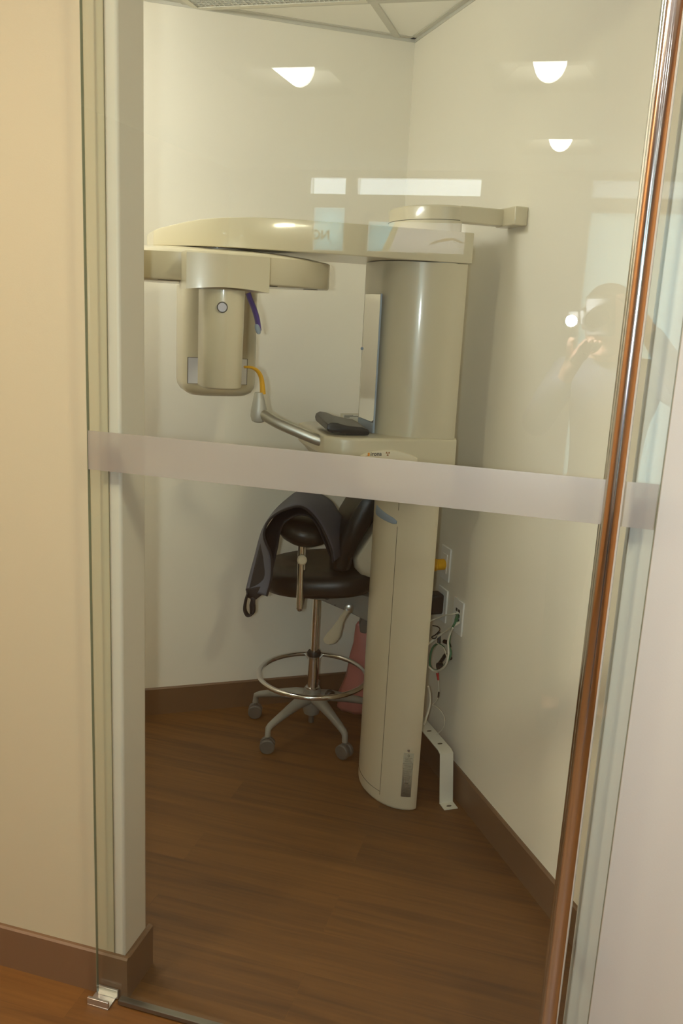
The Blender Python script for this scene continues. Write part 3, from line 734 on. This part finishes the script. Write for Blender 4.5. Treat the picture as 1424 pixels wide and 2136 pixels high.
bm = B(); add_tube(bm, spline([at_a(*p) for p in ((912, 1400, 1.18), (913, 1414, 1.18), (915, 1430, 1.18), (915, 1446, 1.18), (911, 1460, 1.178), (902, 1470, 1.17), (908, 1473, 1.175), (920, 1484, 1.185), (927, 1500, 1.19), (924, 1518, 1.19), (910, 1533, 1.18))], 8), .0013, 8); obj('wire', bm, cable_w, rc)
bm = B(); add_tube(bm, [at_a(912, 1404, 1.18), at_a(914, 1419, 1.18)], [.005, .003], 8); obj('plug', bm, red_pl, rc)
bm = B(); add_tube(bm, [at_a(915, 1443, 1.18), at_a(913.5, 1455, 1.179)], .0025, 8); obj('sleeve', bm, black_pl, rc)
cable('ground_cable', [(893, 1432, 1.13), (896, 1445, 1.14), (897, 1462, 1.145), (894, 1480, 1.14), (889, 1496, 1.13), (885, 1510, 1.11)], .0034, cable_w, 'cream cable bowing out beside the lower column edge')

# ------------------------------------------------------------------ dental stool
sx = thing('dental_stool', 'black vinyl dental assistant stool with chrome foot ring on castors', 'stool', SC, math.atan2(SF.y, SF.x))
HR = .228
a0 = math.atan2(2.897-SC.y, -1.073-SC.x)
hubz = .115
bm = B(); add_lathe(bm, SC+Vector((0, 0, .072)), (0, 0, 1), [(0, .012), (0, .028), (.02, .034), (.075, .036), (.10, .030), (.10, .001)], 28); obj('hub', bm, grey_pl, sx)
bm = B(); add_lathe(bm, SC+Vector((0, 0, .034)), (0, 0, 1), [(0, .001), (0, .010), (.04, .010), (.04, .001)], 18); obj('hub_pin', bm, dgrey_pl, sx)
for k in range(5):
    a = a0+k*2*PI/5; dr = Vector((math.cos(a), math.sin(a), 0)); sd = Vector((-dr.y, dr.x, 0))
    bm = B(); rings = []
    for r_, z, hw_, hh in ((.02, .140, .028, .024), (.07, .137, .024, .021), (.13, .124, .018, .017), (.19, .108, .014, .014), (.222, .098, .0125, .013), (.232, .090, .0115, .012), (.234, .062, .010, .012)):
        c_ = SC+dr*r_+Vector((0, 0, z))
        up = Vector((0, 0, 1)) if r_ < .225 else (dr if r_ > .233 else (dr+Vector((0, 0, 1))).normalized())
        rings.append([c_+sd*hw_*math.cos(2*PI*q/12)+up*hh*math.sin(2*PI*q/12) for q in range(12)])
    add_loft(bm, rings); lg = obj('leg', bm, grey_pl, sx, smooth=60)
    ax = Vector((math.cos(a+ (2.4, .9, -1.2, 1.9, .4)[k]), math.sin(a+(2.4, .9, -1.2, 1.9, .4)[k]), 0))
    if k in (0, 1): ax = SS.copy()
    cc_ = SC+dr*.234+Vector((0, 0, .0275))
    bm = B()
    for s in (-1, 1):
        add_lathe(bm, cc_+ax*(s*.005 if s > 0 else -.021), ax, [(0, .001), (0, .024), (.003, .027), (.013, .027), (.016, .024), (.016, .001)], 28)
    add_lathe(bm, cc_+Vector((0, 0, 0)), (0, 0, 1), [(0, .004), (.0, .0055), (.042, .0055), (.042, .001)], 10)
    obj('castor', bm, dgrey_pl, sx)
bm = B(); add_lathe(bm, SC+Vector((0, 0, .172)), (0, 0, 1), [(0, .001), (0, .026), (.006, .026), (.008, .0205), (.14, .0205), (.14, .001)], 28); obj('outer_tube', bm, chrome, sx)
bm = B(); add_lathe(bm, SC+Vector((0, 0, .302)), (0, 0, 1), [(0, .001), (0, .025), (.012, .0255), (.018, .022), (.018, .001)], 28); obj('tube_collar', bm, black_pl, sx)
bm = B(); add_lathe(bm, SC+Vector((0, 0, .31)), (0, 0, 1), [(0, .001), (0, .0135), (.26, .0135), (.26, .001)], 24); obj('gas_column', bm, chrome, sx)
RZ = .226
bm = B(); add_torus(bm, SC+Vector((0, 0, RZ)), (0, 0, 1), .2, .0095, 80, 14); fr = obj('foot_ring', bm, chrome, sx)
bm = B()
for sg in (-1, 1):
    dr = (-SS+SF*.16*sg).normalized()
    add_tube(bm, [SC+dr*.018+Vector((0, 0, RZ+.055)), SC+dr*.10+Vector((0, 0, RZ+.02)), SC+dr*.195+Vector((0, 0, RZ))], .006, 10)
obj('ring_spoke', bm, steel, fr)
bm = B(); kp = at_s(719-100, 1438, .05) if False else SC+SF*(-.05)+SS*.02+Vector((0, 0, .165))
add_lathe(bm, kp+SS*.012-SF*.01, (SS-SF*.6), [(0, .001), (0, .016), (.004, .019), (.018, .019), (.022, .015), (.022, .001)], 18); obj('ring_knob', bm, black_pl, sx)
ZU = .036
def SU(f, s, z): return ST(f, s, z+ZU)
# seat cushion: waisted saddle outline
def seat_ring(z, k):
    out = []
    for i in range(48):
        t = 2*PI*i/48; c_, s_ = math.cos(t), math.sin(t)
        hf = .205 if c_ > 0 else .215
        f = hf*math.copysign(abs(c_)**.8, c_); s = .205*math.copysign(abs(s_)**.75, s_)*(1-.12*c_)
        zz = z + (.012*(f/.2) if f < 0 else .0)*0 - .012*(f/.2)
        out.append(SU(f*k-.002, s*k, zz))
    return out
bm = B(); add_loft(bm, [seat_ring(z, k) for z, k in ((.548, .86), (.553, .95), (.57, .995), (.59, 1), (.606, .985), (.619, .94), (.626, .85), (.628, .6), (.626, .3))]); obj('seat', bm, vinyl, sx, smooth=70)
bm = B(); add_loft(bm, [seat_ring(.543, .80), seat_ring(.552, .80)]); obj('seat_pan', bm, black_pl, sx)
# backrest: profile swept across, wrapping round the sitter
bp_ = [(-.048, .640), (-.046, .69), (-.056, .74), (-.075, .80), (-.108, .86), (-.15, .915), (-.185, .945), (-.215, .95), (-.235, .935), (-.24, .905), (-.215, .86), (-.18, .80), (-.145, .745), (-.122, .70), (-.112, .66), (-.10, .637), (-.07, .630)]
def back_ring(s):
    k = max(0., 1-(abs(s)/.19)**4); e = .55+.45*k**.5
    cf, cz = -.13, .79
    return [SU(cf+.018+(f-cf)*e+.05*(s/.19)**2*0-.01+(.035*(s/.19)**2 if False else 0), s, cz+(z-cz)*(.86+.14*k)) for f, z in bp_]
bm = B(); add_loft(bm, [back_ring(s) for s in (-.19, -.185, -.17, -.14, -.07, 0, .07, .14, .17, .185, .19)]); obj('backrest', bm, vinyl, sx, smooth=70)
sp_ = [(-.118, .682), (-.125, .648), (-.15, .622), (-.185, .615), (-.215, .63), (-.235, .68), (-.262, .80), (-.275, .90), (-.235, .892), (-.195, .815), (-.155, .748)]
bm = B(); add_loft(bm, [[SU(-.19+(f+.19)*e, s, .75+(z-.75)*e) for f, z in sp_] for s, e in ((-.165, .8), (-.15, .95), (-.12, 1), (.12, 1), (.15, .95), (.165, .8))]); obj('back_shell', bm, cream2, sx, smooth=60, bevel=.006, bseg=3)
bm = B(); q = [(-.19, .58), (-.225, .58), (-.225, .50), (-.215, .40), (-.185, .365), (-.165, .37), (-.16, .40), (-.18, .48)]
add_poly(bm, [SU(f, -.02, z) for f, z in q], SS*.04); obj('back_support_bar', bm, dgrey_pl, sx, bevel=.003)
# tilt mechanism plates and lever
q = [(.055, .540), (.055, .505), (-.02, .496), (-.09, .468), (-.13, .452), (-.185, .425), (-.2, .44), (-.2, .515), (-.14, .528), (-.09, .545)]
bm = B(); add_poly(bm, [SU(f, -.05, z) for f, z in q], SS*.10); mech = obj('tilt_mechanism', bm, grey_pl, sx, bevel=.003)
bm = B()
for f, z, r_ in ((.028, .528, .003), (-.038, .508, .0075), (-.058, .522, .004), (-.068, .482, .003), (-.085, .525, .003)):
    bm = B(); add_lathe(bm, SU(f, .0485, z), SS, [(0, .001), (0, r_), (.004, r_), (.004, .001)], 14)
    obj('bolt', bm, dgrey_pl, mech)
bm = B(); add_lathe(bm, SU(-.118, .03, .474), SS, [(0, .001), (0, .017), (.035, .017), (.038, .012), (.038, .001)], 20); obj('pivot', bm, steel, mech)
lv = [(-.112, .472, .008, .007), (-.10, .452, .010, .006), (-.088, .428, .011, .005), (-.078, .400, .017, .0045), (-.066, .374, .024, .004), (-.052, .352, .022, .004), (-.046, .342, .010, .003)]
bm = B(); rings = []
for i, (f, z, w_, t_) in enumerate(lv):
    p = SU(f, .072, z); dr = (SF*.35+Vector((0, 0, -.94))).normalized(); sd = (SF*.94+Vector((0, 0, .35))).normalized()
    rings.append([p+sd*w_*math.cos(2*PI*k/14)+SS*t_*math.sin(2*PI*k/14) for k in range(14)])
add_loft(bm, rings); obj('tilt_lever', bm, cream2, sx, smooth=60)
def SV(f, s, z): return ST(f, s, z+.056)
# torso support arm
ps = .215
bm = B(); add_tube(bm, [SV(.056, ps, .505), SV(.0565, ps, .62), SV(.0575, ps, .735)], [.0125, .0115, .0115], 18); add_tube(bm, spline([SV(.056, ps, .507), SV(.055, ps-.02, .499), SV(.05, ps-.1, .518)], 5), .012, 14); obj('support_post', bm, chrome, sx)
bm = B(); add_tube(bm, [SV(.046, ps, .64), SV(.046, ps, .738)], .006, 12); obj('post_rod', bm, steel, sx)
bm = B(); kp = at_s(630, 1166, ps+.01); add_lathe(bm, kp, SS, [(0, .001), (0, .013), (.006, .0165), (.016, .0165), (.02, .012), (.02, .001)], 24); obj('post_knob', bm, cream2, sx)
bm = B()
def pad_ring(z, k, n=36):
    out = []
    for i in range(n):
        t = 2*PI*i/n
        f = .085*math.cos(t)*k; s = .10*math.sin(t)*k
        out.append(SV(.053+f, ps-.01+s, z-.06*(f/.085)*0+.010*(f/.085)))
    return out
add_loft(bm, [pad_ring(z, k) for z, k in ((.726, .25), (.731, .55), (.745, .85), (.762, .985), (.778, 1.0), (.793, .94), (.806, .76), (.813, .45), (.815, .15))]); obj('torso_pad', bm, vinyl, sx, smooth=70)

# ------------------------------------------------------------------ lead apron over the torso pad
near = [(553, 1240, .27), (560, 1205, .27), (571, 1160, .28), (580, 1118, .29), (548, 1112, .30), (561, 1085, .31), (585, 1067, .315), (614, 1057, .32), (633, 1059, .32), (650, 1072, .315), (666, 1093, .31), (679, 1118, .30), (692, 1142, .29), (697, 1170, .28)]
near = [(556, 1243, .25), (566, 1205, .26), (566, 1160, .285), (552, 1125, .305), (552, 1104, .31), (563, 1083, .31), (585, 1067, .315), (614, 1057, .32), (633, 1059, .32), (650, 1072, .315), (666, 1093, .31), (679, 1118, .30), (690, 1146, .29), (694, 1172, .28)]
far_ = [(513, 1232, .16), (522, 1196, .13), (532, 1160, .10), (541, 1125, .08), (551, 1098, .07), (572, 1067, .06), (597, 1043, .06), (625, 1024, .06), (655, 1026, .06), (688, 1044, .06), (704, 1066, .06), (719, 1090, .06), (722, 1120, .07), (722, 1150, .08)]
n1 = spline([at_s(*p) for p in near], 5); n2 = spline([at_s(*p) for p in far_], 5)
ap = thing('lead_apron', 'slate grey lead apron with black edging draped over the stool arm pad', 'lead apron', ST(.1, .2, .5))
def sheet_loft(bm, c1, c2, cols=8, sag=0):
    grid = [[bm.verts.new(p+(q-p)*(k/cols)) for k in range(cols+1)] for p, q in zip(c1, c2)]
    for r0_, r1_ in zip(grid, grid[1:]):
        for k in range(cols): bm.faces.new((r0_[k], r0_[k+1], r1_[k+1], r1_[k]))
bm = B(); sheet_loft(bm, n1, n2); obj('apron_panel', bm, apron_m, ap, solid=.006, smooth=60)
bm = B(); add_tube(bm, n1, .0042, 8); obj('edge_binding', bm, apron_in, ap)
lo1 = spline([at_s(*p) for p in ((588, 1112, .285), (585, 1096, .295), (600, 1083, .30), (620, 1078, .30), (640, 1080, .30), (655, 1086, .295), (664, 1100, .29), (673, 1120, .28), (684, 1150, .27), (690, 1172, .26))], 5)
lo2 = [p+Vector((0, 0, .012))-SS*.2 for p in lo1]
in1 = spline([at_s(*p) for p in ((560, 1235, .24), (568, 1190, .255), (579, 1140, .27), (584, 1112, .285), (594, 1090, .30), (620, 1075, .30), (645, 1078, .30), (660, 1096, .295), (672, 1122, .285), (688, 1160, .27))], 5)
in2 = spline([at_s(*p) for p in ((520, 1230, .17), (532, 1180, .17), (545, 1130, .17), (558, 1100, .17), (585, 1066, .17), (620, 1052, .17), (650, 1056, .17), (678, 1080, .17), (696, 1110, .17), (706, 1160, .17))], 5)
bm = B(); sheet_loft(bm, in1, in2); obj('apron_lining', bm, apron_in, ap, solid=.004, smooth=60)
bm = B(); sheet_loft(bm, spline([at_s(*p) for p in ((513, 1228, .2), (517, 1246, .2), (534, 1249, .2))], 3), spline([at_s(*p) for p in ((553, 1222, .22), (551, 1236, .22), (533, 1250, .21))], 3), 3); obj('apron_tail', bm, apron_in, ap, solid=.004)
lp = spline([at_s(*p) for p in ((518, 1236, .2), (513, 1252, .205), (511, 1270, .21), (515, 1281, .21), (521, 1284, .21), (529, 1279, .205), (530, 1265, .2), (526, 1246, .2))], 5)
bm = B(); sheet_loft(bm, [p-SS*.01-SF*.002 for p in lp], [p+SS*.012+SF*.004 for p in lp], 2); obj('hanging_loop', bm, apron_in, ap, solid=.004)
bm = B(); sheet_loft(bm, [at_s(524, 1246, .205), at_s(520, 1262, .205), at_s(521, 1281, .205)], [at_s(533, 1246, .205), at_s(532, 1264, .205), at_s(525, 1281, .205)], 2); obj('strap_end', bm, apron_in, ap, solid=.003)

# ------------------------------------------------------------------ pink bag behind the stool
bm = B(); bc = Vector((-.725, 3.10, 0)); rings = []
for z, rx, ry, dx in ((.002, .085, .04, 0), (.02, .10, .05, 0), (.07, .10, .05, .0), (.15, .085, .045, .005), (.23, .07, .035, .006), (.29, .055, .022, .004), (.33, .045, .014, -.006), (.36, .025, .008, -.026), (.375, .008, .004, -.034)):
    rings.append([bc+SF*(-dx-.02)+Vector((0, 0, z))+SF*(rx*math.cos(2*PI*k/28)*(1+.09*math.sin(5*2*PI*k/28+z*30)))+SS*(ry*math.sin(2*PI*k/28)*(1+.12*math.sin(7*2*PI*k/28+z*40))) for k in range(28)])
add_loft(bm, rings); tag(obj('plastic_bag', bm, pinkbag, smooth=80), 'crumpled pink plastic bag standing on the floor behind the stool', 'plastic bag')

# ------------------------------------------------------------------ photographer, seen only as a faint mirror image
def skin_mesh(name, chains, m, parent, sub=2):
    """chains: lists of (point, radius); shared points join the chains"""
    me = bpy.data.meshes.new(name); idx = {}; vs = []; rs = []; es = []
    def vid(p, r_):
        k = tuple(round(c, 4) for c in p)
        if k not in idx: idx[k] = len(vs); vs.append(Vector(p)); rs.append(r_)
        return idx[k]
    for ch in chains:
        last = None
        for p, r_ in ch:
            i = vid(p, r_)
            if last is not None and i != last: es.append((last, i))
            last = i
    me.from_pydata(vs, es, []); o = bpy.data.objects.new(name, me); C.objects.link(o)
    sk = o.modifiers.new('skin', 'SKIN'); sk.use_smooth_shade = True
    lay = me.skin_vertices[0] if len(me.skin_vertices) else None
    if lay is None:
        b_ = bmesh.new(); b_.from_mesh(me); b_.verts.layers.skin.verify(); b_.to_mesh(me); b_.free(); lay = me.skin_vertices[0]
    for i, r_ in enumerate(rs):
        rr = r_ if isinstance(r_, tuple) else (r_, r_)
        lay.data[i].radius = rr; lay.data[i].use_root = (i == 0)
    sb_ = o.modifiers.new('sub', 'SUBSURF'); sb_.levels = sub; sb_.render_levels = sub
    me.materials.append(m); o.parent = parent; o.matrix_parent_inverse = rootM(parent).inverted()
    return o
skin_m = mat('skin', rgb(206, 158, 132), .55); hair_m = mat('brown_hair', rgb(58, 42, 32), .6, bump=.3, bscale=90)
shirt_m = mat('navy_knit', rgb(58, 60, 74), .8, bump=.1, bscale=300); trou_m = mat('black_trousers', rgb(38, 38, 42), .8); shoe_m = mat('shoe_leather', rgb(40, 30, 24), .5)
pr = thing('person', 'person in dark clothes holding a camera to the face, faintly mirrored in the glass', 'person', (.10, -.36, 0))
pel = (.10, -.36, .93); wst = (.10, -.36, 1.06); cst = (.10, -.355, 1.24); uch = (.095, -.34, 1.36); nek = (.085, -.32, 1.45); hdb = (.07, -.285, 1.53)
shL, shR = (-.07, -.335, 1.365), (.26, -.335, 1.365)
elL, elR = (-.165, -.20, 1.165), (.36, -.20, 1.30)
wrL, wrR = (-.045, -.115, 1.40), (.155, -.125, 1.575)
def hand(wr, palm, dirs, thumb):
    ch = [[(wr, .024), (palm, (.034, .017))]]
    for base, mid, mid2, tip in dirs:
        ch.append([(palm, (.034, .017)), (base, .0105), (mid, .0095), (mid2, .0088), (tip, .0072)])
    ch.append([(wr, .024)]+[(q, r_) for q, r_ in zip(thumb, (.013, .011, .009))])
    return ch
def vv(*a): return tuple(a)
palL = (-.030, -.085, 1.445)
hl = hand(wrL, palL, [((-.022+.017*i-.008, -.062, 1.462), (-.014+.017*i-.008, -.045, 1.474), (-.006+.016*i-.008, -.036, 1.486), (.000+.015*i-.008, -.034, 1.4985-.003*abs(i-1))) for i in range(4)],
          [(-.058, -.088, 1.445), (-.062, -.070, 1.475), (-.056, -.062, 1.500)])
palR = (.128, -.108, 1.606)
hr = hand(wrR, palR, [((.112-.004*i, -.086-.016*i+.02, 1.622), (.098-.004*i, -.074-.016*i+.02, 1.634), (.082-.004*i, -.070-.016*i+.02, 1.638), (.068-.003*i+.004*abs(i-1), -.070-.016*i+.02, 1.632)) for i in range(4)],
          [(.138, -.135, 1.595), (.124, -.155, 1.598), (.108, -.165, 1.602)])
legs = []
for sgn, hx in ((-1, .015), (1, .185)):
    legs.append([(pel, (.13, .10)), ((hx, -.36, .86), (.085, .085)), ((hx+.006*sgn, -.345, .48), .056), ((hx+.01*sgn, -.37, .10), .038)])
body = [[(pel, (.13, .10)), (wst, (.115, .085)), (cst, (.14, .10)), (uch, (.12, .085)), (nek, .052), (hdb, .05)],
        [(uch, (.12, .085)), (shL, .056), (elL, .040), (wrL, .024)], [(uch, (.12, .085)), (shR, .056), (elR, .040), (wrR, .024)]] + legs + hl + hr
for sgn, hx in ((-1, .015), (1, .185)):
    body.append([((hx+.01*sgn, -.37, .10), .038), ((hx+.012*sgn, -.30, .045), .034), ((hx+.014*sgn, -.20, .035), .028)])
bo = skin_mesh('body', body, skin_m, pr)
def lerp(a, b, f): return tuple(x+(y-x)*f for x, y in zip(a, b))
up_ = .012
shirt = [[((.10, -.36, .86), (.148, .118)), (wst, (.132, .10)), (cst, (.156, .116)), (uch, (.136, .10)), (lerp(uch, nek, .55), .075)],
         [(uch, (.136, .10)), (shL, .072), (elL, .055), (lerp(elL, wrL, .88), .036)], [(uch, (.136, .10)), (shR, .072), (elR, .055), (lerp(elR, wrR, .88), .036)]]
skin_mesh('shirt', shirt, shirt_m, pr)
skin_mesh('trousers', [[((.10, -.36, .95), (.14, .108)), ((.10, -.36, .90), (.14, .11))]] + [[((.10, -.36, .90), (.14, .11)), ((hx, -.36, .80), .096), ((hx+.006*s_, -.345, .48), .070), ((hx+.01*s_, -.37, .09), .056)] for s_, hx in ((-1, .015), (1, .185))], trou_m, pr)
for s_, hx in ((-1, .015), (1, .185)):
    skin_mesh('shoe', [[((hx+.01*s_, -.41, .044), .042), ((hx+.012*s_, -.32, .044), (.046, .042)), ((hx+.014*s_, -.22, .038), (.044, .036)), ((hx+.015*s_, -.17, .034), (.034, .030))]], shoe_m, pr)
# head with features, turned to look along the camera's view
HC = Vector((.052, -.245, 1.562)); fx = Vector((.97, .24, 0)).normalized(); fy = Vector((-.24, .97, -.08)).normalized(); fz = fx.cross(fy).normalized()
def hp(x, y, z): return HC+fx*x+fy*y+fz*z
bm = B(); rings = []
for z, rx, ry, oy in ((-.125, .030, .034, .028), (-.115, .044, .050, .026), (-.095, .056, .068, .018), (-.06, .066, .084, .008), (-.02, .072, .094, 0), (.02, .076, .099, -.002), (.055, .074, .096, -.006), (.085, .062, .080, -.010), (.104, .040, .052, -.012), (.112, .014, .018, -.012)):
    ring = []
    for k in range(32):
        t = 2*PI*k/32; x = rx*math.cos(t); y = ry*math.sin(t)+oy
        f = max(0, math.sin(t))
        if f > .9:
            w_ = (f-.9)/.1
            if -.065 < z < 0: y += .022*w_*max(0, 1-abs(z+.035)/.04)
            if -.1 < z < -.06: y += .006*w_
        if .35 < abs(math.cos(t)) < .7 and math.sin(t) > 0 and abs(z-.02) < .03: y -= .007
        ring.append(hp(x, y, z))
    rings.append(ring)
add_loft(bm, rings)
for s_ in (-1, 1):
    e_ = hp(.074*s_, -.006, -.012)
    add_loft(bm, [[e_+fx*s_*d_+fy*(r_*.55*math.cos(k*PI/6))+fz*(r_*math.sin(k*PI/6)) for k in range(12)] for d_, r_ in ((-.006, .024), (.006, .031), (.012, .026), (.010, .014))])
hd_ = obj('head', bm, skin_m, bo, smooth=180, sub=1)
bm = B(); rings = []
for z, k_, lim in ((-.075, 1.05, -.035), (-.03, 1.09, -.015), (.02, 1.10, .0), (.06, 1.10, .06), (.09, 1.09, .09), (.112, 1.05, .1), (.122, .5, .1)):
    rx = .076*k_*(1 if z < .05 else max(.12, math.sqrt(max(0, 1-((z-.03)/.1)**2)))); ry = .099*k_*(1 if z < .05 else max(.12, math.sqrt(max(0, 1-((z-.03)/.1)**2))))
    rings.append([hp(rx*math.cos(2*PI*k/28), min(ry*math.sin(2*PI*k/28)-.006, lim+.0), z) for k in range(28)])
add_loft(bm, rings); obj('hair', bm, hair_m, pr, smooth=180, sub=1)
for s_ in (-1, 1):
    bm = B(); bmesh.ops.create_uvsphere(bm, u_segments=12, v_segments=8, radius=.0105, matrix=Matrix.Translation(hp(.031*s_, .078, .018))); obj('eye', bm, white_pl, pr)
bm = B(); add_tube(bm, spline([hp(-.024, .086, -.072), hp(0, .094, -.070), hp(.024, .086, -.072)], 5), [.002]+[.0045]*9+[.002], 8); obj('mouth', bm, mat('lips', rgb(170, 100, 92), .5), pr)
# camera held upright
def cp_(x, y, z): return CAM+CR*x-CD*y-CW*z           # x right, y up, z behind the lens
ct = thing('camera', 'black camera with its flash lit, mirrored as a bright star in the glass', 'camera', CAM-CW*.09-Vector((0, 0, .07)))
bm = B(); add_box(bm, (-.045, -.066, .082), (.045, .066, .125), cp_); cb = obj('camera_body', bm, black_pl, ct, bevel=.008, bseg=3)
bm = B(); add_lathe(bm, CAM-CW*.083, CW, [(0, .001), (0, .034), (.05, .034), (.055, .036), (.064, .036), (.064, .030), (.05, .027), (.05, .001)], 32); obj('lens', bm, black_pl, ct)
bm = B(); add_box(bm, (-.062, -.026, .072), (-.044, .026, .118), cp_); obj('viewfinder_hump', bm, black_pl, ct, bevel=.005)
bm = B(); add_box(bm, (-.092, -.024, .055), (-.060, .024, .078), cp_); obj('flash_head', bm, black_pl, ct, bevel=.003)
bm = B(); add_box(bm, (-.078, -.018, .0535), (-.064, .018, .0551), cp_); obj('flash_window', bm, white_pl, ct)

# ------------------------------------------------------------------ light, sky, camera
wd = bpy.data.worlds.new('World'); bpy.context.scene.world = wd; wd.use_nodes = True
bg = wd.node_tree.nodes['Background']; bg.inputs[0].default_value = (.86, .94, 1, 1); bg.inputs[1].default_value = 6.5
def area(name, loc, size, power, col, rot=(0, 0, 0)):
    l = bpy.data.lights.new(name, 'AREA'); l.energy = power; l.size = size; l.color = col[:3]
    o = bpy.data.objects.new(name, l); C.objects.link(o); o.location = loc; o.rotation_euler = rot; return o
fl_ = bpy.data.lights.new('camera_flash', 'POINT'); fl_.energy = 48; fl_.shadow_soft_size = .018; fl_.color = (.93, .96, 1)
fo = bpy.data.objects.new('camera_flash', fl_); C.objects.link(fo); fo.location = CAM-CR*.071-CW*.02

cam = bpy.data.cameras.new('camera'); co = bpy.data.objects.new('camera', cam); C.objects.link(co)
cam.sensor_fit = 'VERTICAL'; cam.sensor_height = 24; cam.lens = FPX/2136*24; cam.clip_start = .01
M = Matrix.Identity(4)
for i in range(3): M[i][0], M[i][1], M[i][2], M[i][3] = CR[i], -CD[i], -CW[i], CAM[i]
co.matrix_world = M
S = bpy.context.scene; S.camera = co
S.view_settings.view_transform = 'Standard'; S.view_settings.look = 'None'; S.view_settings.gamma = 1; S.view_settings.exposure = 0
S.view_settings.use_curve_mapping = False
S.cycles.max_bounces = 10; S.cycles.transparent_max_bounces = 24; S.cycles.diffuse_bounces = 5; S.cycles.glossy_bounces = 5
S.cycles.caustics_reflective = False; S.cycles.caustics_refractive = False
S.cycles.sample_clamp_indirect = 6
